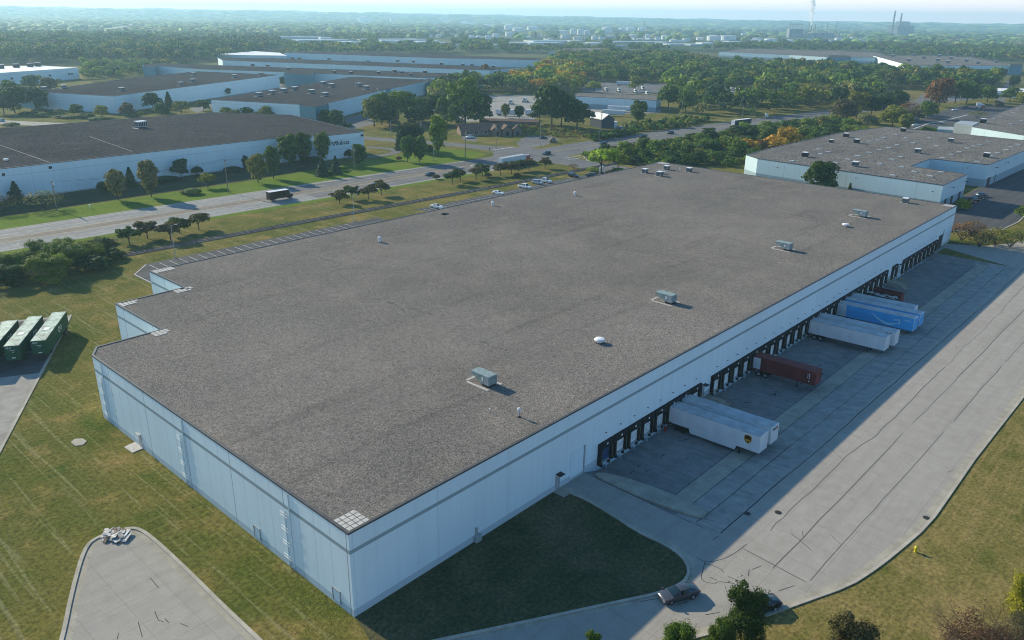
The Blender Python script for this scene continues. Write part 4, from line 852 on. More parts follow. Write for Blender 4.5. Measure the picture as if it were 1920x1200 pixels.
k.build('corrugation', M['rust'], rd); MB().box(.35, -1.33, 1.5, 1.8, -1.305, 3.7).build('side_panel', M['trailer_white'], rd)
for j, (x, z) in enumerate([(11.3, 3.25), (11.3, 2.9), (11.3, 2.5), (11.0, 3.1), (11.0, 2.6), (11.3, 1.9)]): MB().box(x-.07, -1.345, z-.13, x+.07, -1.337, z+.13).build('container_mark', M['white'], rd)
w1 = docked(120.3, 15.9, label='plain white box trailer with a grey roof, nearer of the pair beyond the red one'); w2_ = docked(124.3, 16.4, label='white box trailer with black letters at its front corner, beside the plain one')
side_text(w2_, 'RT', 1.1, 'ink', 15.1, 3.35)
for t_ in (w1, w2_): MB().box(.25, -1.312, 1.35, 1.7, -1.304, 3.8).build('side_panel', M['white'], t_)
am = docked(135.7, 16.6, label='bright blue box trailer with a pale curved arrow on its side', side='blue', front='white'); am2 = docked(139.5, 16.6, label='pale-roofed trailer with a blue nose beside the blue arrow trailer', side='blue'); w3_ = docked(143.2, 14.2, label='low pale trailer mostly hidden behind the blue ones')
MB().box(.2, -1.325, 1.28, 2.2, -1.305, 3.98).build('side_panel', M['trailer_white'], am)
k = MB(); N = 20
cu = [(8.0+5.6*i/N, 3.42-1.75*math.sin(math.pi*min(1, (i/N)**.8)*.62)-.0) for i in range(N+1)]
def curve_pts():
    o = []
    for i in range(N+1):
        f = i/N; x = 7.6+5.8*f; z = 3.55-1.95*math.sin(math.pi*(f*.74))+.25*f; o.append((x, z, .05+.22*math.sin(math.pi*min(1, f*1.05))**.8))
    return o
cp = curve_pts()
for (x0, z0, w0), (x1, z1, w1_) in zip(cp, cp[1:]): k.face([(x0, -1.32, z0-w0), (x1, -1.32, z1-w1_), (x1, -1.32, z1+w1_), (x0, -1.32, z0+w0)])
k.face([(12.5, -1.32, 3.05), (13.9, -1.32, 3.3), (13.75, -1.32, 3.05), (12.6, -1.32, 2.8)]).face([(13.55, -1.32, 3.2), (13.4, -1.32, 2.1), (13.65, -1.32, 2.1), (13.9, -1.32, 3.3)]); k.build('arrow_emblem', M['pale_blue'], am)
side_text(am, 'prime', .62, 'pale_blue', 15.2, 3.35)
# roll-off containers
def rolloff(x, label, mat, L):
    t = thing('rolloff_container', label, 'dumpster', (x, -.9, ZC), R(-90), 'open roll-off containers by the dock'); W = 2.4
    k = MB(); k.box(0, -W/2, .25, L, -W/2+.1, 2.2); k.box(0, W/2-.1, .25, L, W/2, 2.2); k.box(0, -W/2+.102, .25, .1, W/2-.102, 2.2); k.box(L-.1, -W/2+.102, .25, L, W/2-.102, 2.2); k.box(.102, -W/2+.102, .25, L-.102, W/2-.102, .35); k.build('body', M[mat], t)
    k = MB()
    for i in range(int(L/.8)): k.box(.3+i*.8, -W/2-.09, .3, .42+i*.8, -W/2-.003, 2.15)
    k.box(-.05, -W/2-.1, 2.203, L+.05, -W/2+.14, 2.3); k.box(-.05, W/2-.14, 2.203, L+.05, W/2+.1, 2.3); k.build('rib', M[mat], t)
    k = MB(); k.box(L*.55, -W/2-.1, 1.2, L*.55+.5, -W/2-.093, 1.6); k.build('number_plate', M['white'], t); return t
ra = rolloff(152.6, 'black open roll-off container heaped with scrap', 'dark', 6.9); rolloff(157.2, 'dark red open roll-off container behind the black one', 'rust', 6.6)
k = MB()
for _ in range(60):
    k.M = Matrix.Translation((152.6+rng.uniform(-.9, .9), -1.3-rng.uniform(0, 6.2), ZC+1.7+rng.uniform(0, .9))) @ Matrix.Rotation(rng.uniform(0, 6), 4, 'Z') @ Matrix.Rotation(rng.uniform(-.6, .6), 4, 'X'); s = rng.uniform(.1, .5); k.box(-s, -s*.6, -.06, s, s*.6, .06)
tag(k.build('scrap', M['debris']), 'heap of grey scrap boards filling the black roll-off container', 'scrap', kind='stuff')
# green containers on chassis
cdir = math.degrees(math.atan2(15.2, 9.6))
def green(x, y, label):
    t = trailer('container_trailer', label, 'container', (x, y, 0), R(cdir+180), 16.1, 2.6, 1.15, 4.05, side='green', roof='green_roof', front='green', group='green containers on chassis in the left lot', axle=(1.5, 2.8), landing=True)
    return t
# rear towards the far end, nose towards the camera
ux, uy = math.cos(R(cdir)), math.sin(R(cdir)); 
for i, l in enumerate(['green container with a pale roof, rightmost of the three in the left lot', 'green container with the whitest roof, middle of the three in the left lot', 'green container cut by the left picture edge']):
    cx, cy = 9.6+.2-i*4.05*uy*1.0, 112.6+i*4.05*ux*1.0
    if i: cx -= .6*i*0; 
    t = green(cx-i*1.6*ux+0, cy-i*1.6*uy, l)
    n = MB()
    def ring(k, c, r, w, axis):
        for a in range(16):
            p0, p1 = 2*math.pi*a/16, 2*math.pi*(a+1)/16
            f = lambda p, r_: ((c[0], c[1]+r_*math.cos(p), c[2]+r_*math.sin(p)) if axis == 'x' else (c[0]+r_*math.cos(p), c[1], c[2]+r_*math.sin(p)))
            q = [f(p0, r-w), f(p0, r), f(p1, r), f(p1, r-w)]; k.face(q if axis == 'x' else q[::-1])
    ring(n, (16.14, -.75, 3.65), .2, .09, 'x'); n.face([(16.14, -.45, 3.58), (16.14, -.1, 3.58), (16.14, -.1, 3.74), (16.14, -.45, 3.74)])
    n.face([(16.14, -.2, 1.55), (16.14, .3, 1.55), (16.14, .4, 1.75), (16.14, -.3, 1.75)]); n.face([(16.14, -.4, 3.1), (16.14, .5, 3.1), (16.14, .5, 3.16), (16.14, -.4, 3.16)]); n.face([(16.14, -.05, 2.75), (16.14, .3, 2.75), (16.14, .3, 2.84), (16.14, -.05, 2.84)])
    for s in (1, -1): ring(n, (6.9, s*1.325, 2.75), .62, .25, 'y'); ring(n, (5.6, s*1.325, 2.75), .5, .2, 'y')
    n.build('container_mark', M['white'], t); MB().box(9-.0, -.5, 4.083, 10.5, .5, 4.095).build('roof_patch', M['white'], t)
# tractors
def tractor(name, label, loc, rz, paint, group=None, sleeper=True):
    t = thing(name, label, 'truck', loc, rz, group)
    MB().xprism([(-1.15, 1.1), (1.15, 1.1), (1.15, 2.9), (.95, 3.6), (-.95, 3.6), (-1.15, 2.9)], -3.2 if sleeper else -2.2, .2).build('cab', paint, t, bevel=.1)
    k = MB(); k.M = Matrix.Rotation(R(90), 4, 'Z'); 
    h = MB(); h.box(.2, -1.05, 1.0, 2.2, 1.05, 1.95); h.build('hood', paint, t, bevel=.2)
    MB().face([(.22, -1.0, 2.0), (.22, 1.0, 2.0), (.22, .9, 2.85), (.22, -.9, 2.85)]).build('windscreen', M['glass'], t)
    for s in (-1, 1): MB().box(-.9, s*1.17-.01, 2.0, .0, s*1.17+.01, 2.75).build('side_window', M['glass'], t)
    MB().box(-6.4, -.45, .75, 2.0, .45, 1.0).build('chassis', M['dark'], t); wheels(t, (1.3, -4.4, -5.7), .7, 1.2, .5); MB().box(2.21, -1.1, .45, 2.4, 1.1, .85).build('bumper', M['galv'], t)
    MB().box(2.205, -.6, 1.05, 2.24, .6, 1.8).build('grille', M['galv'], t); return t
ORG = mat_paint('cab_orange_material', C(.42, .075, .03)); REDP = mat_paint('cab_red_material', C(.42, .03, .025))
def at2(px, py): p = P(px, py); return (p[0], p[1], .01)
# truck on the road
e0 = P(997, 303); tr0 = tractor('semi_truck', 'semi truck with an orange-red cab hauling a pale box trailer through the junction', (e0[0]-2.4, e0[1], .01), R(1), ORG); tr0['category'] = 'truck'
bt = trailer('box_trailer', 'pale blue-white box trailer behind the orange-red cab on the road', 'trailer', (e0[0]-21.8, e0[1]-.4, .01), R(1), 16, 2.6, 1.2, 4.05, landing=False)
rt0 = at2(1843, 207); t = tractor('semi_truck', 'semi truck with a red cab in the far right lot', (rt0[0], rt0[1], .01), R(205), REDP); a_ = R(205)
trailer('box_trailer', 'white box trailer behind the red cab in the far right lot', 'trailer', (rt0[0]-19*math.cos(a_), rt0[1]-19*math.sin(a_), .01), a_, 15, 2.6, 1.2, 4.05, landing=False, roof='white')
WHT = mat_paint('cab_white_material', C(.70, .70, .69))
for x, y, rz, l in ((957, 196, 210, 'white truck cab alone in the middle of the truck yard'), (983, 192, 200, 'white truck cab right of the lone one in the truck yard'), (1137, 172, 230, 'white truck cab, leftmost of those parked behind the long workshop'), (1161, 173, 230, 'white truck cab, second from the left behind the long workshop'), (1192, 175, 230, 'white truck cab, third from the left behind the long workshop'), (1206, 169, 230, 'white truck cab, fourth from the left behind the long workshop'), (1214, 179, 230, 'white truck cab, fifth from the left behind the long workshop'), (1239, 178, 230, 'pale truck cab, last on the right behind the long workshop'), (1412, 173, 215, 'white truck cab at the tree line of the gravel yard'), (1362, 168, 215, 'white truck cab left of the vans in the gravel yard')):
    tractor('truck_cab', l, at2(x, y), R(rz), WHT, 'white truck cabs parked in the yards')
for i, (x, y, rz, L, l) in enumerate(((1129, 217, -58, 15.5, 'white box trailer nearest the slate-blue house'), (1139, 209, -58, 15.5, 'white box trailer, middle of the three in front of the workshop'), (1147, 201, -58, 15.5, 'white box trailer closest to the workshop wall'), (930, 216, -62, 16, 'white box trailer parked along the front of the truck yard'), (985, 217, -62, 16, 'white box trailer at the right of the truck yard front'), (1156, 160, -62, 15, 'white box trailer behind the truck cabs, under the trees'), (1262, 160, -62, 15, 'white box trailer at the right of the back yard'), (850, 196, 30, 14, 'white trailer half hidden by the big tree at the yard corner'))):
    trailer('box_trailer', l, 'trailer', at2(x, y), R(rz), L, roof='white', group='white trailers parked in the yards')
def van(label, loc, rz, paint, group, L=5.8, W=2.1, h=2.5):
    t = thing('van', label, 'van', loc, rz, group); MB().xprism([(-W/2, .4), (W/2, .4), (W/2, h-.2), (W/2-.15, h), (-W/2+.15, h), (-W/2, h-.2)], -L/2, L/2-1.2).build('body', paint, t)
    MB().box(L/2-1.19, -W/2+.05, .4, L/2, W/2-.05, 1.3).build('hood', paint, t, bevel=.15); MB().face([(L/2-1.18, -.9, 1.35), (L/2-1.18, .9, 1.35), (L/2-1.18, .85, 2.3), (L/2-1.18, -.85, 2.3)]).build('windscreen', M['glass'], t); wheels(t, (L/2-.9, -L/2+1), .7, 1.07, .38); return t
for i, (x, y) in enumerate(((1372, 170), (1380, 170.5), (1388, 171), (1395, 171.5))): van(f'white van, {ordw(i)} from the left in the gravel yard row', at2(x, y), R(215), WHT, 'white vans in the gravel yard', 7, 2.3, 2.9)
# delivery truck
dt = P(528, 374); t = thing('delivery_truck', 'dark brown step-van delivery truck with a white roof driving on the road', 'delivery truck', (dt[0], dt[1], .01), R(-2))
BRN = plain('delivery_brown_material', C(.035, .018, .010), .4)
MB().box(-5.2, -1.25, .75, 2.6, 1.25, 3.35).build('body', BRN, t, bevel=.08); MB().box(-5.1, -1.2, 3.36, 2.5, 1.2, 3.46).build('roof', M['white'], t); MB().box(2.61, -1.05, .7, 4.2, 1.05, 1.75).build('hood', BRN, t, bevel=.2)
MB().face([(2.62, -1.1, 1.85), (2.62, 1.1, 1.85), (2.62, 1.05, 3.0), (2.62, -1.05, 3.0)]).build('windscreen', M['glass'], t)
for s in (-1, 1): MB().box(1.3, s*1.26-.01, 1.6, 2.4, s*1.26+.01, 2.8).build('side_window', M['glass'], t); MB().box(2.5, s*1.4-.12, 2.0, 2.7, s*1.4+.12, 2.5).build('mirror', M['dark'], t)
wheels(t, (3.2, -3.4), .75, 1.2, .48); MB().box(-5.3, -1.2, .55, -5.21, 1.2, .75).build('bumper', M['dark'], t)
b0 = P(1392, 236); t = trailer('box_trailer', 'dark brown trailer with a pale roof passing behind the thicket', 'trailer', (b0[0]-9, b0[1]+2, .01), R(-7), 18, 2.6, 1.0, 4.0, side='dark', roof='white', front='dark', landing=False)

# ------------------------------------------------------------------ street furniture
def power_pole(px, py, h, label, arms=1, lamp=0, group='wooden utility poles along the road', mat='wood'):
    x, y = P(px, py)[:2]; t = thing('utility_pole', label, 'utility pole', (x, y, 0), 0, group)
    MB().tube((0, 0, -.2), (0, 0, h), .20, .13, 8).build('pole', M[mat], t)
    if arms: MB().box(-.08, -1.4, h-.5, .08, 1.4, h-.35).build('crossarm', M['wood'], t)
    if arms: MB().tube((.3, .2, h-2.4), (.3, .2, h-1.4), .28, n=8).build('transformer', M['galv'], t)
    if lamp: MB().tube((0, 0, h-1), (-.2, -2.2*lamp, h-.5), .06, n=6).box(-.35, -2.2*lamp-.5, h-.6, -.05, -2.2*lamp+.3, h-.4).build('lamp_arm', M['lamp'], t)
    return (x, y, h)
PP = []
for px, py, h, a, lp, l in ((107, 394, 9.8, 1, 1, 'utility pole with two lamp heads, leftmost before the long wall'), (428, 361, 12.4, 1, 0, 'tall wooden utility pole in front of the middle of the long wall'), (665, 320, 10.5, 1, 0, 'wooden utility pole before the corner of the long warehouse'),
    (873, 295, 12.5, 1, 0, 'wooden utility pole on the lawn corner at the junction'), (930, 280, 12.2, 1, 0, 'wooden utility pole in front of the brown office'), (1127, 245, 11, 1, 0, 'wooden utility pole beside the slate-blue house'), (790, 262, 10, 1, 0, 'utility pole before the dark tree group on the side road'), (1391, 226, 10, 1, 0, 'left of two wooden poles behind the thicket'), (1414, 226, 9, 1, 0, 'right of two wooden poles behind the thicket'), (1278, 215, 10, 1, 0, 'wooden pole beside the trailers and workshop'), (1730, 219, 12, 1, 0, 'wooden pole at the left edge of the far right lot'), (1650, 225, 10, 0, 0, 'bare wooden pole among the trees behind the skylight roof'), (1797, 205, 11, 1, 0, 'wooden pole in the middle of the far right lot'), (1187, 210, 9, 1, 0, 'wooden pole in front of the long workshop')):
    PP.append(power_pole(px, py, h, l, a, lp))
def lamp_post(px, py, h, label, group='slim lamp posts', arm=1.2):
    x, y = P(px, py)[:2]; t = thing('lamp_post', label, 'lamp post', (x, y, 0), 0, group); MB().tube((0, 0, -.2), (0, 0, h), .11, .07, 8).build('pole', M['galv'], t); MB().tube((0, 0, h), (arm, 0, h+.1), .05, n=6).box(arm-.1, -.15, h+.05, arm+.6, .15, h+.2).build('lamp_head', M['lamp'], t); MB().lathe([(.3, -.1), (.3, .3)], 10).build('footing', M['strip'], t)
for px, py, h, l in ((329, 484, 9, 'lamp post by the left end of the parking lot'), (664, 415, 8.5, 'lamp post beside the railway halfway along the lot'), (813, 301, 8.5, 'lamp post on the corner lawn'), (733, 258, 9, 'lamp post by the dark trees on the side road'), (1013, 273, 10.5, 'lamp post beside the small office lot'), (1122, 283, 10, 'signal pole at the right of the junction'), (174, 213, 10, 'lamp post before the left park warehouse'), (547, 224, 9, 'lamp post left of the blue corner entrance'), (600, 228, 9.5, 'lamp post in front of the blue corner entrance'), (645, 238, 9, 'lamp post right of the blue corner entrance'), (1003, 207, 8, 'lamp post in the truck yard'), (1828, 165, 9, 'lamp post on the lane to the far right car park')):
    lamp_post(px, py, h, l)
k = MB()
def wire(a, b, sag=1.2):
    pts = [(a[0]+(b[0]-a[0])*f, a[1]+(b[1]-a[1])*f, a[2]+(b[2]-a[2])*f-sag*4*f*(1-f)) for f in np.linspace(0, 1, 11)]
    for p, q in zip(pts, pts[1:]): k.tube(p, q, .035, n=3, cap=False)
order = [0, 1, 2, 3, 4, 5]
for a, b in zip(order, order[1:]):
    for dy in (-1.2, 1.2): wire((PP[a][0], PP[a][1]+dy, PP[a][2]-.3), (PP[b][0], PP[b][1]+dy, PP[b][2]-.3))
wire((PP[6][0], PP[6][1], PP[6][2]-.3), (PP[4][0], PP[4][1], PP[4][2]-.3)); tag(k.build('power_line', M['dark']), 'thin dark power lines strung between the wooden poles along the road', 'power line')
hyd = P(1716, 1035); t = thing('fire_hydrant', 'bright yellow fire hydrant on the dry grass beside the drive', 'fire hydrant', (hyd[0], hyd[1], 0)); t.scale = (1.1,)*3
MB().lathe([(.17, 0), (.17, .06), (.13, .08), (.13, .55), (.18, .58), (.17, .68), (.1, .78), (.04, .82)], 14).build('barrel', M['hydrant'], t)
for a in (0, 90, 180): MB().tube((0, 0, .45), (.24*math.cos(R(a)), .24*math.sin(R(a)), .45), .08, n=8).build('nozzle_cap', M['hydrant'], t)
# sign box, boulder, marker, mail box
x, y = P(1127, 324)[:2]; t = thing('entrance_sign', 'white box sign with a dark base under the yellow-green tree', 'sign', (x, y, 0), R(20)); MB().box(-2, -.4, .2, 2, .4, 2.6).build('panel', M['white'], t); MB().box(-2.1, -.5, -.1, 2.1, .5, .195).build('base', M['strip'], t)
x, y = P(1437, 221)[:2]; t = thing('road_sign', 'small white signboard on the grass behind the thicket', 'sign', (x, y, 0), R(60)); MB().box(-1.9, -.1, 1, 1.9, .1, 3).build('panel', M['white'], t); MB().box(-1.6, -.05, -.1, -1.4, .05, .995).box(1.4, -.05, -.1, 1.6, .05, .995).build('post', M['galv'], t)
bm = bmesh.new(); bmesh.ops.create_icosphere(bm, subdivisions=3, radius=1)
for v in bm.verts: v.co *= 1+.18*math.sin(v.co.x*4+1)+.12*math.cos(v.co.y*5)*math.sin(v.co.z*3)
me = bpy.data.meshes.new('boulder'); bm.to_mesh(me); bm.free(); me.materials.append(M['stone']); o = bpy.data.objects.new('boulder', me); COL.objects.link(o); o.location = (*P(1036, 267)[:2], .8); o.scale = (2.3, 2.0, 1.7); tag(o, 'large brown boulder on the grass beside the small office lot', 'boulder')
for (px, py, l) in ((169, 391, 'small white marker post on the verge before the long wall'), (918, 283, 'dark mailbox on the kerb at the side road corner')):
    x, y = P(px, py)[:2]; t = thing('marker_post', l, 'marker post', (x, y, 0)); MB().tube((0, 0, -.1), (0, 0, 1.0), .1, n=8).build('post', M['white' if 'white' in l else 'dark'], t); MB().box(-.25, -.2, 1.0, .25, .2, 1.4).build('cap', M['white' if 'white' in l else 'dark'], t)
# rubble heap in the turnaround
k = MB(); c = P(219, 1006); 
for i in range(64):
    a = rng.uniform(-2.8, 2.8); b = rng.normal(0, .5); k.M = Matrix.Translation((c[0]+a*.35-b*.6, c[1]-a*.72*.6-b*.7, .12+rng.uniform(0, .4)*max(0, 1-abs(b)))) @ Matrix.Rotation(rng.normal(.7, .5), 4, 'Z') @ Matrix.Rotation(rng.uniform(-.25, .25), 4, 'X') @ Matrix.Rotation(rng.uniform(-.2, .2), 4, 'Y')
    l = rng.uniform(.25, 1.0); w = rng.uniform(.05, .32); k.box(-l, -w, -.04, l, w, .04, int(rng.random() < .3))
tag(k.build('rubble_heap', [M['debris'], M['stone']]), 'heap of broken white boards dumped at the round end of the turnaround', 'debris')
# ------------------------------------------------------------------ vegetation
def leaf_mesh(name, cen, nor, size, mat):
    n = len(cen); nor = nor+rng.normal(0, .38, (n, 3)); nor /= np.linalg.norm(nor, axis=1)[:, None]+1e-9
    a = np.cross(nor, rng.normal(0, 1, (n, 3))); a /= np.linalg.norm(a, axis=1)[:, None]+1e-9; b = np.cross(nor, a)
    s = size[:, None]*.5; e = rng.uniform(.55, 1.15, (n, 1))
    v = np.stack([cen-a*s-b*s*e*.6, cen+a*s*.7-b*s*e, cen+a*s+b*s*e*.7, cen-a*s*.6+b*s*e], 1).reshape(-1, 3)
    me = bpy.data.meshes.new(name); me.vertices.add(4*n); me.vertices.foreach_set('co', v.astype(np.float32).ravel())
    me.loops.add(4*n); me.loops.foreach_set('vertex_index', np.arange(4*n, dtype=np.int32)); me.polygons.add(n); me.polygons.foreach_set('loop_start', np.arange(0, 4*n, 4, dtype=np.int32)); me.polygons.foreach_set('loop_total', np.full(n, 4, dtype=np.int32))
    me.update(calc_edges=True); me.materials.append(mat); return me
def unit(n): v = rng.normal(0, 1, (n, 3)); return v/np.linalg.norm(v, axis=1)[:, None]
def lobes_cloud(lobes, n, leaf, shell=.72):
    """leaf clumps spread through the outer part of a set of ellipsoid limbs"""
    w = np.array([l[3]*l[3] for l in lobes]); w = w/w.sum(); C_, N_, S_ = [], [], []
    for l, k in zip(lobes, rng.multinomial(n, w)):
        u = unit(k); u[:, 2] = np.where(u[:, 2] < -.35, -u[:, 2], u[:, 2]); r = shell+(1.08-shell)*rng.random(k)**.6
        C_.append(np.array(l[:3])+u*r[:, None]*np.array([l[3], l[3], l[4]])); N_.append(u); S_.append(leaf*rng.uniform(.6, 1.4, k))
    return np.concatenate(C_), np.concatenate(N_), np.concatenate(S_)
def crown_oak(n=1500, leaf=.075, flat=.8):
    L = [(0, 0, .56, .30, .34)]
    for i in range(16):
        a = i*2.4+rng.uniform(-.3, .3); h = rng.uniform(.20, .84); rad = .30*(1-abs(h-.42)*1.1)*rng.uniform(.75, 1.3); L.append((rad*math.cos(a), rad*math.sin(a), h, rng.uniform(.13, .22), rng.uniform(.12, .18)*flat/.8))
    return lobes_cloud(L, n, leaf)
def crown_round(n=1300, leaf=.09):
    L = [(0, 0, .64, .36, .27)]
    for i in range(10):
        a = i*2.4+rng.uniform(-.3, .3); h = rng.uniform(.45, .85); rad = rng.uniform(.24, .42); L.append((rad*math.cos(a), rad*math.sin(a), h, rng.uniform(.14, .24), rng.uniform(.1, .17)))
    return lobes_cloud(L, n, leaf)
def crown_pear(n=1500, leaf=.07):
    L = []
    for i in range(20):
        h = .17+.74*(i/19); w = .25*math.sin(math.pi*min(1, (1.0-h)/.93)**.72)**.75+.02; a = i*2.4+rng.uniform(-.4, .4); L.append((w*.6*math.cos(a), w*.6*math.sin(a), h, (w*.58+.015)*rng.uniform(.8, 1.25), .12))
    return lobes_cloud(L, n, leaf, .6)
def crown_spruce(n=1400, leaf=.07):
    h = rng.random(n)**1.25; a = rng.uniform(0, 6.283, n); tier = .82+.18*np.sin(h*42); r = (1-h)**.85*.27*tier*rng.uniform(.65, 1.05, n)+.01
    c = np.stack([r*np.cos(a), r*np.sin(a), .06+.93*h-.12*r], 1); nn = np.stack([np.cos(a), np.sin(a), np.full(n, .5)], 1); return c, nn, leaf*rng.uniform(.6, 1.3, n)
def crown_shrub(n=1100, leaf=.12, tall=1.):
    L = []
    for i in range(12):
        a = i*2.4; rad = .36*math.sqrt((i+.3)/12); L.append((rad*math.cos(a), rad*math.sin(a), rng.uniform(.22, .55)*tall, rng.uniform(.16, .26), rng.uniform(.2, .34)*tall))
    return lobes_cloud(L, n, leaf, .65)
def crown_bush(n=16000, leaf=.022):
    L = [(0, 0, .38, .3, .34)]
    for i in range(34):
        a = i*2.4+rng.uniform(-.4, .4); h = rng.uniform(.12, .88); rad = rng.uniform(.12, .40)*(1.05-h*.55); L.append((rad*math.cos(a), rad*math.sin(a), h, rng.uniform(.06, .15), rng.uniform(.07, .16)))
    c, nn, s = lobes_cloud(L, n, leaf, .5); k = rng.random(len(c)) < .16; c[k] = (c[k]-[0, 0, .4])*rng.uniform(1.0, 1.22, (k.sum(), 1))+[0, 0, .4]; return c, nn, s
def crown_bare(n=420, leaf=.07):
    u = unit(n); u[:, 2] = abs(u[:, 2]); c = u*rng.uniform(.75, 1.05, (n, 1))*np.array([.55, .55, .5])+np.array([0, 0, .42]); return c, u, leaf*rng.uniform(.5, 1.2, n)
def trunk_mesh(name, h0=.45, r=.03, limbs=6, spread=.25, top=.75, multi=False, twigs=0):
    k = MB()
    if not multi: k.tube((0, 0, -.02), (.01, .005, h0), r, r*.7, 7); k.tube((.01, .005, h0), (0, .01, top), r*.7, r*.2, 6)
    for i in range(limbs):
        a = i*2.4+rng.uniform(-.3, .3); z = 0 if multi else h0*rng.uniform(.65, 1.1); m = (spread*.55*math.cos(a), spread*.55*math.sin(a), z+(top-z)*.55); e = (spread*1.2*math.cos(a), spread*1.2*math.sin(a), top*rng.uniform(.85, 1.05))
        k.tube((0, 0, z), m, r*.5, r*.33, 5); k.tube(m, e, r*.33, r*.1, 5)
        for j in range(twigs):
            f = rng.uniform(.2, .9); s = [m[q]+(e[q]-m[q])*f for q in range(3)]; k.tube(s, (s[0]+rng.normal(0, .12), s[1]+rng.normal(0, .12), s[2]+rng.uniform(.03, .2)), r*.15, r*.05, 3, cap=False)
    me = bpy.data.meshes.new(name); me.from_pydata(k.v, [], k.f); me.materials.append(M['bark']); me.update(); return me
TK = {}
def mk(kind, f, nvar, tr, **kw):
    TK[kind] = [(leaf_mesh('crown', *f(**kw), M['leaf']), trunk_mesh('trunk', **tr)) for _ in range(nvar)]
mk('oak', crown_oak, 5, dict(h0=.34, r=.022, limbs=6), n=1900, leaf=.062)
mk('mid', crown_oak, 5, dict(h0=.30, r=.022, limbs=4), n=850, leaf=.085)
mk('round', crown_round, 4, dict(h0=.38, r=.03, limbs=5, spread=.3), n=1200, leaf=.085)
mk('pear', crown_pear, 4, dict(h0=.3, r=.018, limbs=4, spread=.12, top=.9), n=3000, leaf=.056)
mk('spruce', crown_spruce, 3, dict(h0=.1, r=.02, limbs=0, top=.95), n=1700, leaf=.055)
mk('shrub', crown_shrub, 4, dict(h0=.1, r=.02, limbs=6, spread=.3, top=.5, multi=True), n=1300, leaf=.10)
mk('ball', lambda n, leaf: lobes_cloud([(0, 0, .46, .5, .48)]+[(.3*math.cos(i*1.6), .3*math.sin(i*1.6), .45, .24, .3) for i in range(4)], n, leaf, .8), 2, dict(h0=.1, r=.03, limbs=5, spread=.2, top=.5, multi=True), n=900, leaf=.10)
mk('bare', crown_bare, 3, dict(h0=.1, r=.02, limbs=11, spread=.42, top=.8, multi=True, twigs=9), n=520, leaf=.055)
mk('bush', crown_bush, 3, dict(h0=.1, r=.012, limbs=8, spread=.3, top=.7, multi=True), n=19000, leaf=.023)
mk('twig', crown_bush, 2, dict(h0=.1, r=.010, limbs=16, spread=.42, top=.85, multi=True, twigs=26), n=6500, leaf=.016)
GREEN = dict(dark=(.028, .060, .014), mid=(.052, .098, .016), light=(.10, .155, .020), olive=(.125, .135, .026), gold=(.30, .19, .015), yellow=(.17, .19, .02), rust=(.13, .07, .035), wine=(.075, .045, .036), bronze=(.060, .056, .026), blue=(.026, .058, .032), pale=(.125, .130, .060), red=(.20, .035, .02), grey=(.075, .075, .055), bright=(.19, .26, .018))
WORD = dict(dark='dark green', mid='green', light='light green', olive='olive', gold='golden', yellow='yellow-green', rust='russet', bronze='bronze', wine='reddish-brown', blue='blue-green', pale='pale', red='red', grey='grey-green', bright='bright yellow-green')
NM = dict(oak=('broadleaf_tree', 'tree'), mid=('broadleaf_tree', 'tree'), round=('ornamental_tree', 'tree'), pear=('upright_tree', 'tree'), spruce=('spruce_tree', 'tree'), shrub=('shrub', 'shrub'), ball=('clipped_shrub', 'shrub'), bare=('twiggy_shrub', 'shrub'), bush=('bush', 'shrub'), twig=('twiggy_shrub', 'shrub'))
NTREE = 0
def plant(kind, x, y, h, w, col, label, group=None, z=0.):
    """h height, w crown width in metres (a unit crown is one high and about .9 wide)"""
    global NTREE; NTREE += 1
    cm, tm = TK[kind][int(rng.integers(len(TK[kind])))]; nm, cat = NM[kind]
    t = thing(nm, label, cat, (x, y, z), rng.uniform(0, 6.28), group); base = {'pear': .72, 'spruce': .52, 'ball': 1.0, 'bare': 1.1, 'bush': 1.0, 'twig': 1.0, 'shrub': 1.2, 'round': 1.1}.get(kind, .95)
    t.scale = (w/base, w/base, h)
    c = bpy.data.objects.new('crown', cm); COL.objects.link(c); c.parent = t; v = rng.uniform(.85, 1.18); g = GREEN[col]; c.color = (g[0]*v*rng.uniform(.9, 1.12), g[1]*v, g[2]*v, 1)
    b = bpy.data.objects.new('trunk', tm); COL.objects.link(b); b.parent = t; return t
def pt(kind, px, py, h, w, col, label, group=None): p = P(px, py); return plant(kind, p[0], p[1], h, w, col, label, group)

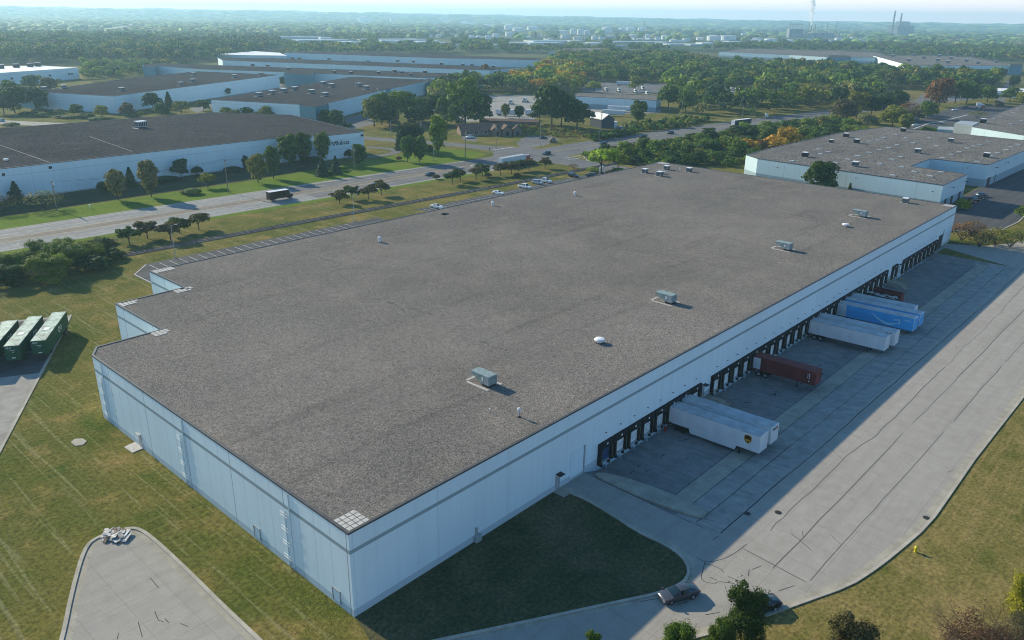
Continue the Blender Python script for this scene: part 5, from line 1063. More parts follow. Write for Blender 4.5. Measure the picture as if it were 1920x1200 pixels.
G = 'trees along the long white wall across the road'
for a in [('pear', 222, 375, 10.5, 7.5, 'pale', 'pale autumn tree left of the taller twin-topped tree before the long wall'), ('pear', 284, 369, 13, 8, 'pale', 'tall pale-leaved tree before the left half of the long wall'), ('pear', 484, 343, 11, 8.5, 'olive', 'broad upright tree, shorter one of the pair right of the utility pole'), ('pear', 513, 335, 12.5, 7.5, 'mid', 'tall pointed tree, right one of the pair beside the utility pole'),
          ('pear', 543, 312, 13.5, 11, 'mid', 'large dense tree, left one of three against the wall by the sign'), ('pear', 571, 307, 13.5, 9.5, 'mid', 'large dense tree, middle one of three against the wall by the sign'), ('pear', 606, 304, 13, 8.5, 'mid', 'dense tree standing just left of the black wall sign'), ('pear', 674, 312, 9.5, 8, 'mid', 'cone-shaped tree at the right corner of the long warehouse'),
          ('spruce', 246, 350, 7.5, 5.5, 'dark', 'dark pointed evergreen against the wall behind the pale trees'), ('spruce', 32, 377, 7, 6, 'blue', 'blue-green spruce near the left end of the long wall'), ('oak', 340, 336, 8.5, 7.5, 'blue', 'dark oval tree against the middle of the long wall'), ('spruce', 605, 330, 7, 6.5, 'blue', 'small blue spruce below the tree by the sign, left one'), ('spruce', 630, 326, 7.5, 5.5, 'blue', 'small blue spruce below the wall sign, right one'), ('pear', 462, 322, 6.5, 3.5, 'blue', 'slim dark young tree against the wall behind the pair'), ('spruce', -6, 372, 7, 5, 'blue', 'dark evergreen at the left picture edge against the long wall')]: pt(*a, G)
G = 'shrubs along the long white wall'
for a in [('bare', 84, 392, 6.5, 13, 'pale', 'wide pale fruit tree by the leftmost utility pole'), ('bare', 6, 398, 6, 11, 'bronze', 'wide rusty fruit tree at the left picture edge'), ('ball', 195, 360, 4, 4.5, 'dark', 'round dark shrub left of the pale autumn tree'), ('ball', 370, 328, 3.6, 4.6, 'dark', 'dark umbrella-shaped shrub beside the oval tree'), ('round', 390, 352, 5.5, 7, 'olive', 'small olive fruit tree before the middle of the long wall'), ('ball', 418, 318, 4, 4.5, 'dark', 'round dark shrub just behind the tall utility pole'), ('ball', 437, 322, 2.2, 7, 'dark', 'long low dark hedge right of the utility pole'), ('ball', 361, 364, 2.2, 6.5, 'mid', 'low clipped hedge on the sunny verge edge'), ('ball', 345, 363, 1.2, 3, 'mid', 'small low shrub left of the clipped hedge'), ('ball', 586, 304, 2.4, 9, 'dark', 'long dark hedge at the wall behind the three large trees'), ('ball', 655, 296, 4, 5, 'dark', 'round dark shrub at the wall corner beneath the sign'), ('ball', 312, 340, 2., 9, 'dark', 'low dark hedge at the foot of the wall behind the twin-topped tree'), ('ball', 748, 301, 2, 3, 'rust', 'small russet shrub on the curved drive island'), ('ball', 645, 315, 1, 4, 'bright', 'low bright shrub before the corner of the long warehouse')]: pt(*a, G)
G = 'trees on the corner lawn by the junction'
for a in [('pear', 764, 304, 11.5, 7.5, 'mid', 'cone-shaped street tree, left one of the two on the corner lawn'), ('pear', 786, 304, 11.5, 9, 'mid', 'cone-shaped street tree, right one of the two on the corner lawn'), ('pear', 822, 291, 18, 10.5, 'light', 'tallest tree on the corner lawn, light green and upright'), ('spruce', 750, 281, 14, 6, 'blue', 'narrow dark evergreen at the left of the corner lawn clump'), ('oak', 768, 281, 14, 12, 'blue', 'big blue-green evergreen clump behind the two street trees'), ('oak', 779, 279, 12, 10, 'blue', 'blue-green tree right of the evergreen clump'), ('ball', 805, 291, 5, 4, 'dark', 'dark round shrub beside the tallest corner lawn tree')]: pt(*a, G)
ch = [(243, 458), (277, 447), (320, 450), (337, 438), (373, 431), (637, 382), (660, 374), (691, 374), (715, 366), (848, 346), (863, 339), (893, 337), (904, 331), (938, 329), (959, 327), (972, 321), (992, 320), (1022, 316)]
for i, (x, y) in enumerate(ch): pt('round', x, y, rng.uniform(4.6, 5.6), rng.uniform(6.2, 7.6), 'bronze' if i % 3 else 'dark', f'small dark round-headed tree, {ordw(i)} from the left beside the railway', 'small round trees between road and railway')
for i, (x, y) in enumerate([(915, 333), (818, 336), (970, 333)]): pt('ball', x, y, 2, 3, 'bronze', f'low dark bush, {ordw(i)} from the left under the small round trees', 'low bushes by the railway')
pt('ball', 197, 458, 1.6, 6, 'pale', 'mound of dry ornamental grass left of the small round trees')
G = 'big shrubs at the left edge beside the road'
lb = [(20, 150, 8, 'mid'), (26, 156, 8, 'light'), (33, 158, 6.5, 'mid'), (37, 163, 6, 'dark'), (24, 166, 7, 'light'), (15, 160, 7, 'mid'), (31, 150.5, 5.5, 'dark'), (38, 157.5, 4.5, 'dark'), (30, 169, 6, 'mid'), (12, 152, 6, 'dark')]
wd = ['nearest the lawn', 'at the centre of the clump', 'beside the railway end', 'at the right tip of the clump', 'at the back near the road', 'behind the near ones', 'low at the front right', 'smallest, next to the rails', 'at the back right', 'at the far left front']
for (x, y, w, c), d in zip(lb, wd): plant('bush' if w > 5.9 else 'shrub', x, y, w*.85, w*1.75, 'light' if c == 'mid' else 'mid' if c == 'light' else c, f'large {WORD[c]} shrub {d} in the roadside clump', G)
pt('bare', -5, 540, 5, 6, 'rust', 'rusty half-bare shrub at the left picture edge below the roadside clump')
pt('shrub', 8, 520, 4, 6, 'dark', 'low dark shrub at the left edge in front of the roadside clump')
plant('oak', -3.5, 151, 11, 11, 'dark', 'dark tree standing at the left picture edge above the containers'); plant('oak', -9, 146, 10, 10, 'dark', 'dark tree just off the left edge shading the lawn by the containers')
G = 'tall trees in the group left of the truck yard'
for a in [('oak', 702, 238, 18, 17, 'olive', 'olive-topped tree at the left end of the group'), ('oak', 716, 234, 19, 16, 'mid', 'broad tree, second from the left of the group'), ('oak', 742, 230, 21, 19, 'light', 'tall light green tree in the middle of the group'), ('oak', 765, 226, 19, 17, 'mid', 'tree behind the evergreen clump'), ('oak', 790, 232, 16, 15, 'mid', 'tree behind the side road pole'), ('oak', 812, 232, 19, 17, 'dark', 'dark tree left of the large light tree'), ('oak', 838, 236, 17, 15, 'mid', 'tree below the large light tree'), ('oak', 872, 236, 28, 27, 'light', 'largest light green tree with visible limbs'), ('oak', 900, 236, 19, 18, 'dark', 'dark tree at the right end of the group'), ('oak', 855, 240, 14, 14, 'mid', 'lower tree at the front beside the office'), ('oak', 778, 238, 12, 13, 'dark', 'low dark tree at the front by the grass'), ('oak', 730, 240, 13, 14, 'dark', 'low dark tree at the front left'), ('oak', 828, 190, 17, 16, 'grey', 'grey-green tree behind by the blue-cornered wall'), ('oak', 846, 180, 17, 15, 'dark', 'dark tree behind near the second blue corner'), ('mid', 688, 225, 8, 9, 'dark', 'small dark tree at the warehouse lot edge')]: pt(*a[:6], a[6]+' left of the truck yard', G)
G = 'large trees around the truck yard and house'
for a in [('oak', 1034, 240, 26, 24, 'dark', 'very large dark tree left of the slate-blue house'), ('oak', 1052, 238, 22, 20, 'dark', 'large dark tree joined to the very large one'), ('oak', 1082, 242, 18, 20, 'dark', 'dark spreading tree touching the slate-blue house'), ('oak', 1012, 232, 15, 13, 'dark', 'dark tree at the left flank of the very large tree'), ('pear', 948, 221, 9, 7, 'olive', 'small olive tree before the front trailer of the yard'), ('pear', 974, 222, 8, 8, 'dark', 'small dark cone tree before the front trailer of the yard'), ('pear', 1076, 178, 12, 8, 'light', 'pale green upright tree at the left end of the workshop'), ('mid', 1114, 174, 11, 14, 'yellow', 'yellow-green tree behind the workshop roof'), ('pear', 1197, 232, 14, 12, 'mid', 'green tree right of the white trailers'), ('oak', 1252, 208, 20, 17, 'mid', 'tall green tree at the right end of the workshop'), ('oak', 1285, 212, 17, 14, 'mid', 'green tree right of the workshop by the pole'), ('mid', 1190, 172, 14, 14, 'olive', 'olive round tree above the truck cabs'), ('oak', 1255, 165, 18, 20, 'light', 'broad light tree above the right end of the workshop')]: pt(*a, G)
pt('round', 1127, 326, 11.5, 15, 'bright', 'bright yellow-green maple at the entrance drive'); pt('round', 1158, 322, 9, 9, 'yellow', 'small golden-green tree right of the bright maple'); pt('shrub', 1160, 332, 5, 8, 'mid', 'green shrub below the golden-green tree'); pt('ball', 1112, 322, 2, 6, 'light', 'low hedge left of the white box sign'); pt('ball', 1145, 328, 2, 5, 'bronze', 'low dark shrub right of the white box sign'); pt('bare', 1075, 316, 2.2, 5, 'rust', 'low rusty shrub beside the end of the railway')
# thicket between the road and the skylight building
def scatter(poly, n, mind):
    xs = [q[0] for q in poly]; ys = [q[1] for q in poly]; out = []; tries = 0
    while len(out) < n and tries < 40000:
        tries += 1; x = rng.uniform(min(xs), max(xs)); y = rng.uniform(min(ys), max(ys))
        if inside(x, y, poly) and all((x-a)**2+(y-b)**2 > mind*mind for a, b in out): out.append((x, y))
    return out
RD = off(rc_r, -13.5)
def south_of_road(x, y): return y < np.interp(x, [q[0] for q in RD], [q[1] for q in RD])-6
thick = [(262, 172), (300, 176), (370, 172), (440, 166), (520, 156), (500, 128), (420, 116), (345, 108), (300, 112), (270, 128), (262, 150)]
sc = sorted([q for q in scatter(thick, 150, 5.6) if south_of_road(*q)], key=lambda q: proj((q[0], q[1], 0))[0])
cols = ['mid', 'dark', 'light', 'mid', 'olive', 'mid', 'dark', 'light']; cnt = {}
for x, y in sc:
    c = cols[int(rng.integers(8))]; kd = 'mid' if rng.random() < .68 else 'shrub'; h = (rng.uniform(4.5, 8.) if y < np.interp(x, [q[0] for q in RD], [q[1] for q in RD])-16 else rng.uniform(3.2, 4.8)) if kd == 'mid' else rng.uniform(2.6, 4.2); i = cnt.get((c, kd), 0); cnt[(c, kd)] = i+1
    plant(kd, x, y, h, h*rng.uniform(1.2, 1.6), c, f'{ordw(i)} {WORD[c]} scrubby {"tree" if kd == "mid" else "shrub"} from the left in the thicket beside the skylight building', 'thicket between road and skylight building')
G = 'golden trees by the skylight building'
for a in [('mid', 1400, 292, 9, 11, 'gold', 'golden tree at the left of the golden row'), ('mid', 1385, 296, 9.5, 10, 'mid', 'green tree before the golden row'), ('mid', 1447, 288, 9.5, 13, 'gold', 'brightest golden tree in the middle of the golden row'), ('mid', 1474, 278, 11, 15, 'gold', 'largest golden tree at the right of the golden row'), ('mid', 1428, 288, 7, 8, 'rust', 'russet tree between the golden ones'), ('bare', 1520, 262, 3.5, 14, 'rust', 'rusty low brush behind the skylight roof edge'), ('bare', 1545, 258, 3.5, 14, 'rust', 'reddish brush farther along the skylight roof edge'), ('shrub', 1570, 252, 4, 14, 'yellow', 'yellow-green brush at the back of the skylight roof'), ('shrub', 1365, 312, 5, 7, 'mid', 'green bush beside the white end of the skylight building')]: pt(*a, G)
G = 'trees behind the skylight building'
for a in [('oak', 1580, 228, 16, 18, 'bronze', 'dark autumn tree, leftmost in the tall row'), ('oak', 1605, 222, 18, 19, 'olive', 'rust-tipped tree, second in the tall row'), ('oak', 1632, 222, 17, 17, 'dark', 'dark tree, third in the tall row'), ('oak', 1655, 222, 17, 16, 'dark', 'dark tree, fourth in the tall row'), ('oak', 1680, 212, 18, 17, 'dark', 'dark tree at the right end of the tall row'), ('oak', 1672, 240, 15, 20, 'olive', 'broad tree with a golden top in front of the row'), ('bare', 1705, 218, 11, 16, 'rust', 'round purple-brown tree right of the row'), ('oak', 1625, 240, 9, 14, 'pale', 'pale brown tree low in front of the row'), ('pear', 1694, 248, 11, 10, 'olive', 'cone-shaped tree at the back edge of the skylight roof'), ('oak', 1712, 228, 9, 13, 'grey', 'grey-green tree near the lot edge'), ('oak', 1738, 222, 13, 14, 'mid', 'green tree beside the wooden pole'), ('oak', 1760, 200, 24, 24, 'rust', 'large red-brown oak at the lot corner'), ('oak', 1790, 194, 19, 23, 'mid', 'wide dark oak right of the red-brown one'), ('oak', 1812, 194, 18, 22, 'mid', 'second wide oak in the park row'), ('oak', 1850, 192, 15, 18, 'mid', 'round tree before the low white-roofed building'), ('oak', 1893, 190, 12, 18, 'mid', 'broad tree at the right of the low white-roofed building'), ('oak', 1917, 196, 11, 14, 'yellow', 'yellowish tree at the right picture edge'), ('shrub', 1740, 250, 5, 12, 'light', 'bright green bush between the two gravel roofs'), ('shrub', 1768, 247, 4, 9, 'mid', 'green bush beside the low annex'), ('bare', 1832, 221, 5, 13, 'olive', 'thin olive tree by the corrugated shed'), ('shrub', 1608, 248, 5, 16, 'light', 'light green bush behind the roof edge'), ('oak', 1870, 205, 7, 9, 'grey', 'grey tree behind the red-cab truck trailer'), ('oak', 1899, 166, 13, 12, 'dark', 'dark cone-like tree by the far car park')]: pt(*a, G)
for a in [('oak', 1534, 368, 13.5, 14, 'dark', 'dense dark round tree against the skylight building wall'), ('spruce', 1591, 368, 5.2, 3, 'dark', 'small dark spruce against the skylight building wall'), ('shrub', 1804, 393, 5.5, 6.5, 'yellow', 'yellow-green small tree at the corner of the shaded lot'), ('oak', 1922, 418, 7, 8, 'mid', 'green tree cut by the right edge beside the shaded lot')]: pt(*a)
G = 'twiggy small trees beyond the far wall'
for a in [('bare', 1803, 452, 6, 9, 'rust', 'half-bare russet tree, leftmost beyond the far wall'), ('bare', 1836, 463, 5.5, 8, 'bronze', 'dark twiggy tree, second beyond the far wall'), ('bare', 1822, 444, 5.5, 8, 'rust', 'russet twiggy tree behind the second'), ('bare', 1866, 460, 6, 9, 'olive', 'olive twiggy tree, third beyond the far wall'), ('bare', 1893, 464, 6, 9.5, 'olive', 'olive twiggy tree, fourth beyond the far wall'), ('bare', 1925, 462, 5, 8, 'grey', 'grey twiggy tree at the right picture edge')]: pt(*a, G)
# bottom right shrubs, close to the camera
G = 'bushes along the bottom edge'
def near(kind, cx, top, wpx, base, col, label):
    b = P(cx, base); d = np.linalg.norm(P(cx, base)-CAM); w = wpx*d/F; hz = min(np.linspace(.5, 12, 300), key=lambda z: abs(proj((b[0], b[1], z))[1]-top)); plant(kind, b[0], b[1], hz*1.02, w*.98, col, label, G)
near('bush', 1393, 1102, 104, 1214, 'dark', 'tall dense green bush hiding the black sedan'); near('bush', 1350, 1160, 70, 1235, 'mid', 'small leafy bush at the left foot of the tall one'); near('bush', 1266, 1172, 84, 1240, 'mid', 'small green bush at the bottom edge below the grey sedan')
near('bush', 1592, 1165, 120, 1245, 'bronze', 'dark purple-green bush at the bottom edge'); near('twig', 1830, 1165, 150, 1240, 'wine', 'wide reddish-brown half-bare bush at the bottom right'); near('twig', 1892, 1160, 90, 1235, 'grey', 'grey leafless bush in the bottom right corner'); near('bush', 1922, 1085, 84, 1160, 'yellow', 'yellow-green bush cut by the right edge'); near('bush', 1112, 1186, 44, 1225, 'mid', 'small green bush tip at the bottom edge')
# around the park warehouses
G = 'trees around the business park'
pk = [('oak', 28, 212, 18, 20, 'dark', 'large dark tree by the lane at the left edge'), ('oak', 68, 208, 17, 19, 'blue', 'blue-dark tree overlapping the teal block'), ('oak', 20, 190, 16, 18, 'mid', 'tree behind the large dark one at the left edge'), ('oak', 8, 215, 12, 16, 'grey', 'grey-green tree above the pale blue car'), ('oak', 145, 218, 8, 10, 'dark', 'small tree right of the lamp before the left park warehouse'), ('oak', 192, 220, 8, 10, 'olive', 'small autumn tree before the left park warehouse'), ('oak', 240, 218, 9, 11, 'grey', 'grey-green tree before the corner of the left park warehouse'), ('oak', 287, 209, 13, 14, 'dark', 'dark tree right of the warehouse corner'), ('spruce', 318, 206, 12, 9, 'blue', 'spruce between the two park warehouses'), ('oak', 305, 216, 8, 12, 'dark', 'dark low tree in front of the spruce'), ('oak', 340, 214, 9, 13, 'olive', 'olive tree left of the blue-entrance warehouse'), ('oak', 382, 208, 8, 10, 'dark', 'tree at the left corner of the blue-entrance warehouse'), ('oak', 94, 174, 13, 16, 'grey', 'grey-green tree behind the left park warehouse'), ('oak', 60, 166, 12, 16, 'dark', 'dark tree behind the teal block'),
      ('oak', 425, 221, 7, 9, 'yellow', 'yellowish tree, leftmost along the blue-entrance wall'), ('oak', 443, 224, 6.5, 8, 'olive', 'olive tree, second along the blue-entrance wall'), ('oak', 466, 223, 8, 10, 'mid', 'green tree, third along the blue-entrance wall'), ('oak', 478, 228, 6, 9, 'grey', 'grey-green tree, fourth along the blue-entrance wall'), ('oak', 500, 226, 9, 11, 'olive', 'largest olive tree along the blue-entrance wall'), ('bush', 534, 225, 4, 8, 'red', 'bright red shrub left of the blue entrance'), ('pear', 612, 236, 9, 9, 'mid', 'cone tree right of the blue entrance, left one'), ('pear', 632, 239, 10, 10, 'mid', 'cone tree right of the blue entrance, right one'), ('shrub', 652, 238, 3, 7, 'dark', 'low dark shrub by the warehouse lot'),
      ('oak', 425, 180, 7, 9, 'dark', 'dark tree left of the gap between park warehouses'), ('spruce', 448, 175, 8, 6, 'blue', 'small spruce in the gap between park warehouses'), ('ball', 510, 165, 4, 6, 'dark', 'round dark shrub at the end of the left park warehouse'), ('oak', 532, 161, 9, 11, 'dark', 'dark tree left of the tall teal block'), ('oak', 548, 157, 11, 13, 'olive', 'olive tree in front of the tall teal block'), ('oak', 570, 158, 11, 13, 'dark', 'green tree at the right of the teal block'), ('oak', 585, 154, 10, 12, 'rust', 'russet tree right of the tall teal block'), ('spruce', 433, 121, 9, 7, 'dark', 'spruce before the second-farthest park warehouse'), ('oak', 518, 108, 11, 12, 'mid', 'tree in front of the farthest park wall, left one'), ('oak', 530, 107, 12, 13, 'olive', 'tree in front of the farthest park wall, right one'), ('oak', 910, 147, 15, 12, 'rust', 'russet tree at the right end of the middle park warehouse')]
for a in pk: pt(*a, G)
G = 'clipped shrubs by the lane'
for i, (x, y, h, w, c) in enumerate([(50, 218, 3, 8, 'dark'), (69, 216, 4, 6, 'olive'), (80, 219, 3, 8, 'mid'), (112, 217, 4.5, 6, 'pale'), (115, 221, 2, 8, 'dark'), (158, 222, 3, 8, 'dark'), (264, 219, 3.5, 5, 'olive'), (170, 225, 4, 6, 'dark'), (21, 238, 2.5, 9, 'dark'), (185, 226, 2.5, 12, 'mid'), (100, 212, 2.2, 9, 'dark'), (130, 222, 2, 9, 'mid')]): pt('ball', x, y, h, w, c, f'{WORD[c]} clipped shrub, {ordw(i)} of those on the lawn by the left lane', G)
# woods: the nearest trees one by one, the rest as one mass
def in_building(x, y):
    return any(inside(x, y, q) for q in BP)
BP = [inset(b[1], -4) for b in BL.values()]
yards = [PL([(806, 206), (905, 176), (1075, 178), (1240, 203), (1245, 214), (1120, 222), (1010, 226), (868, 230)]), PL([(1235, 198), (1300, 206), (1300, 226), (1235, 222)]), PL([(1090, 152), (1300, 160), (1300, 178), (1090, 178)]), PL([(1325, 166), (1428, 170), (1412, 188), (1365, 196), (1338, 184)]), PL([(1485, 168), (1615, 172), (1560, 186), (1500, 180)]), PL([(1636, 256), (1700, 232), (1735, 205), (1800, 196), (1930, 198), (1930, 260), (1700, 262)]), PL([(1640, 166), (1740, 170), (1735, 200), (1655, 184)]), PL([(1650, 128), (1705, 134), (1920, 138), (1920, 120), (1640, 120)]), PL([(1860, 205), (1940, 205), (1940, 120), (1880, 120)]), PL([(0, 140), (150, 140), (155, 155), (0, 165)])]
YARD = yards+BP
def blocked(x, y): return any(inside(x, y, q) for q in YARD)
woodsB = PL([(898, 164), (1000, 150), (1045, 113), (1130, 108), (1240, 109), (1300, 118), (1350, 129), (1560, 134), (1640, 139), (1700, 147), (1930, 157), (1930, 180), (1760, 186), (1640, 188), (1600, 226), (1500, 230), (1440, 221), (1380, 223), (1330, 222), (1290, 232), (1262, 222), (1252, 200), (1240, 160), (1060, 176), (990, 182), (920, 190), (815, 202), (832, 160)])
woodsA = PL([(-40, 79), (170, 77), (330, 84), (520, 84), (530, 92), (440, 113), (335, 119), (150, 121), (-40, 120)])
stripA = PL([(150, 125), (265, 122), (380, 140), (150, 150), (160, 135)]); stripC = PL([(60, 150), (200, 138), (250, 146), (50, 165)])
trees = []; RN = off(rc_r, 13.5)
for poly, sp, hh, nm in ((woodsB, 9.5, (9, 18), 'B'), (woodsA, 12.5, (13, 22), 'A'), (stripA, 10, (7, 12), 'C'), (stripC, 10, (6, 10), 'C')):
    xs = [q[0] for q in poly]; ys = [q[1] for q in poly]
    for gx in np.arange(min(xs), max(xs), sp):
        for gy in np.arange(min(ys), max(ys), sp):
            x = gx+rng.uniform(-.45, .45)*sp; y = gy+rng.uniform(-.45, .45)*sp
            if inside(x, y, poly) and not blocked(x, y) and not (250 < x < 900 and y < np.interp(x, [q[0] for q in RN], [q[1] for q in RN])+3): trees.append((x, y, rng.uniform(*hh)*(rng.uniform(.7, 1.15)), nm))
trees = [q for q in trees if not (q[3] == 'B' and 1250 < proj((q[0], q[1], 0))[0] < 1500 and proj((q[0], q[1], 0))[1] > 186 and rng.random() < .4)]
trees.sort(key=lambda q: (q[0]-CAM[0])**2+(q[1]-CAM[1])**2)
trees = [q for q in trees if -60 < proj((q[0], q[1], 8))[0] < 1980]
def wood_col(x, y, nm):
    r = rng.random(); px, py = proj((x, y, 10))
    if nm == 'B' and 960 < px < 1100 and py > 118: return ['yellow', 'yellow', 'olive', 'light', 'mid', 'yellow', 'gold'][int(r*7)]
    if nm == 'A': return ['dark', 'mid', 'dark', 'mid', 'olive', 'blue', 'dark', 'grey'][int(r*8)]
    return ['dark', 'mid', 'dark', 'mid', 'dark', 'light', 'olive', 'mid', 'dark', 'olive', 'mid', 'dark', 'pale', 'blue', 'olive', 'light', 'light', 'mid'][int(r*18)]
NIND = max(0, 292-NTREE)
for x, y, h, nm in trees[:NIND]:
    c = wood_col(x, y, nm); px = proj((x, y, 0))[0]
    where = 'in the wood behind the truck yard' if px < 1250 else ('in the wood behind the gravel yard' if px < 1620 else 'in the trees left of the far right car park') if nm == 'B' else 'in the belt left of the business park'
    plant('mid', x, y, h, h*rng.uniform(.8, 1.05), c, f'{WORD[c]} broadleaf tree {where}', f'{WORD[c]} trees {where}')
def mass(name, L, nleaf, leaf, label, low=False):
    """many crowns as one mesh; every crown has its own tint"""
    C_, N_, S_, T_ = [], [], [], []
    for x, y, h, c in L:
        w = h*rng.uniform(.8, 1.2)
        if not low:
            lob = [(0, 0, .62, .3, .3)]+[(.27*math.cos(a), .27*math.sin(a), rng.uniform(.4, .78), .2, .17) for a in rng.uniform(0, 6.28, 6)]
            a, b, s = lobes_cloud(lob, nleaf, leaf)
        else:
            b = unit(nleaf); b[:, 2] = abs(b[:, 2]); a = b*np.array([.5, .5, .62])*rng.uniform(.75, 1.1, (nleaf, 1))+np.array([0, 0, .36]); s = leaf*rng.uniform(.7, 1.3, nleaf)
        g = np.array(GREEN[c])*rng.uniform(.8, 1.2); C_.append(a*np.array([w, w, h])+np.array([x, y, 0])); N_.append(b); S_.append(s*w); T_.append(np.tile(g, (nleaf, 1)))
    me = leaf_mesh(name, np.concatenate(C_), np.concatenate(N_), np.concatenate(S_), M['far_leaf']); T_ = np.concatenate(T_)
    at = me.attributes.new('tint', 'FLOAT_COLOR', 'FACE') if False else me.color_attributes.new('tint', 'FLOAT_COLOR', 'CORNER')
    col = np.concatenate([np.repeat(T_, 4, 0), np.ones((len(T_)*4, 1))], 1).astype(np.float32); at.data.foreach_set('color', col.ravel())
    o = bpy.data.objects.new(name, me); COL.objects.link(o); return tag(o, label, 'woods', kind='stuff')
mass('woods', [(x, y, h, wood_col(x, y, nm)) for x, y, h, nm in trees[NIND:]], 150, .13, 'dark green woods behind the warehouses')
# hedges and weeds
def weeds(name, poly, n, h, cols, label):
    pts = scatter(poly, n, .4) if n < 1000 else [(x, y) for x, y in zip(rng.uniform(262, 520, n*2), rng.uniform(108, 180, n*2)) if inside(x, y, poly) and south_of_road(x, y)]
    L = [(x, y, h*rng.uniform(.6, 1.4), cols[int(rng.integers(len(cols)))]) for x, y in pts]
    mass(name, L, 26, .4, label, True)
weeds('weed_field', PL([(905, 240), (1000, 236), (1100, 248), (1120, 258), (1080, 262), (1010, 254), (940, 250)]), 260, 1.6, ['olive', 'pale', 'light', 'rust'], 'overgrown weeds between the brown office and the house')
weeds('weed_strip', PL([(1170, 238), (1290, 224), (1330, 226), (1290, 240), (1190, 248)]), 220, 2.6, ['mid', 'light', 'olive', 'dark'], 'overgrown bank between the trailers and the main road')
weeds('weed_strip', PL([(1100, 262), (1180, 250), (1200, 250), (1170, 258), (1115, 266)]), 90, 2.6, ['dark', 'mid'], 'low green hedge bank below the slate-blue house')
weeds('undergrowth', [q for q in thick], 1500, 2.4, ['mid', 'light', 'dark', 'olive', 'mid'], 'low undergrowth filling the thicket between road and skylight building')
# ------------------------------------------------------------------ the far country
def fdist(px, py): p = P(px, py); return p, float((p-CAM)@fw)
def hill_z(x, y):
    d = np.hypot(x-CAM[0], y-CAM[1]); th = np.degrees(np.arctan2(y-CAM[1], x-CAM[0]))
    top = np.interp(th, [5, 25, 45, 60, 80], [58, 62, 84, 98, 96])+7*np.sin(th*.9+d*.0011)+5*np.sin(th*2.3+1+d*.0007)+3*np.sin(th*5.1)
    f = np.clip((d-6500)/4500, 0, 1); return top*f*f*(3-2*f)
thv = np.radians(np.linspace(2, 84, 140)); rv = np.linspace(6000, 14200, 40); g = MB()
for r in rv:
    for t_ in thv:
        x, y = CAM[0]+r*math.cos(t_), CAM[1]+r*math.sin(t_); g.v.append((x, y, float(hill_z(x, y))-.3 if r < 13900 else -5.))
for j in range(39):
    for i in range(139): a = j*140+i; g.f.append([a, a+1, a+141, a+140]); g.m.append(0)
tm = NT('hill_material'); f1 = tm.noise(.0016, 6, rough=.7); f2 = tm.noise(.012, 4, rough=.8)
M['hill'] = tm.out(tm.mix(1., tm.mix(tm.rng(f1, .4, .64), C(.045, .078, .066), C(.14, .165, .14)), tm.mix(tm.rng(f2, .3, .7), C(.55, .55, .55), C(1.5, 1.5, 1.4)), 'MULTIPLY'), .95)  # bluish, lightened tones put distance haze into the hill colour
tag(g.build('hills', M['hill'], smooth=True), kind='structure')
PXT = [-200, 0, 530, 540, 1030, 1350, 1640, 1700, 1920, 2200]; PYT = [80, 80, 84, 104, 100, 96, 99, 106, 118, 120]
FAR1, FAR2 = [], []
tk = [(683, 43, 23, 10, 'biggest domed white tank, far left of the tank farm'), (735, 44, 6, 10, 'narrow white tank right of the biggest domed one')]
row1 = [(834, 43, 22, 3), (873, 45, 20, 3.5), (889, 46, 10, 3), (917, 49, 19, 3.5), (954, 55, 18, 8.5), (973, 58, 24, 6), (998, 56, 20, 7), (1056, 63, 18, 6), (1074, 63, 11, 9), (1088, 65, 13, 10), (1100, 65, 12, 7.5), (1138, 61, 18, 10), (1167, 58, 14, 6), (1182, 57, 18, 6), (1204, 57, 16, 5)]
row2 = [(807, 70, 8, 5), (823, 70, 9, 5), (857, 70, 9, 4), (883, 71, 8, 5), (897, 71, 8, 5), (915, 73, 11, 7), (930, 70, 13, 8), (956, 68, 17, 8), (1011, 70, 11, 6), (1060, 72, 18, 7), (1083, 74, 18, 5), (1115, 74, 13, 6.5), (1128, 74, 11, 5), (1186, 72, 14, 7), (1214, 71, 10, 6), (1233, 75, 12, 5), (1247, 74, 15, 8), (1262, 79, 14, 5), (1287, 77, 15, 6), (1312, 75, 14, 5), (1338, 76, 26, 9), (1365, 75, 30, 9), (1393, 66, 8, 4), (1420, 76, 20, 5), (1445, 78, 24, 6), (1480, 78, 12, 4), (1572, 75, 14, 4), (1600, 72, 12, 3)]
FB = []
for i in range(44):
    px = 560+i*24.5+float(rng.uniform(-9, 9)); base = float(rng.uniform(62, 88)) if px > 800 else float(rng.uniform(70, 82)); wd = float(rng.uniform(7, 26))
    if base > 80 and px > 1320: base -= 8
    FB.append((px, px+wd, base, float(rng.uniform(1.2, 2.8))))
HID = [(a[0], a[1], a[2]/2+3) for a in tk+row1+row2]+[((a[0]+a[1])/2, a[2], (a[1]-a[0])/2+2) for a in FB]+[(755, 77, 48), (612, 78, 55), (486, 73, 125), (1010, 83, 52), (1037, 79, 40), (1112, 84, 20), (1205, 81, 57), (1277, 85, 25), (1530, 71, 62), (1690, 66, 24)]
EXCL = []
for (px, py, rad) in [(q, w_, 120) for q, w_ in zip((120, 150, 175, 200, 215, 232, 250, 262, 275, 285, 300, 310), (61, 59.5, 58, 56, 54.5, 51.5, 48, 45, 42, 40, 37, 35))]+[(683, 42, 90), (735, 43, 60), (1500, 69, 160), (1545, 69, 160), (1680, 65, 150), (1338, 75, 60), (1365, 74, 60)]:
    q = P(px, py); EXCL.append((q[0], q[1], rad))
r = 760.
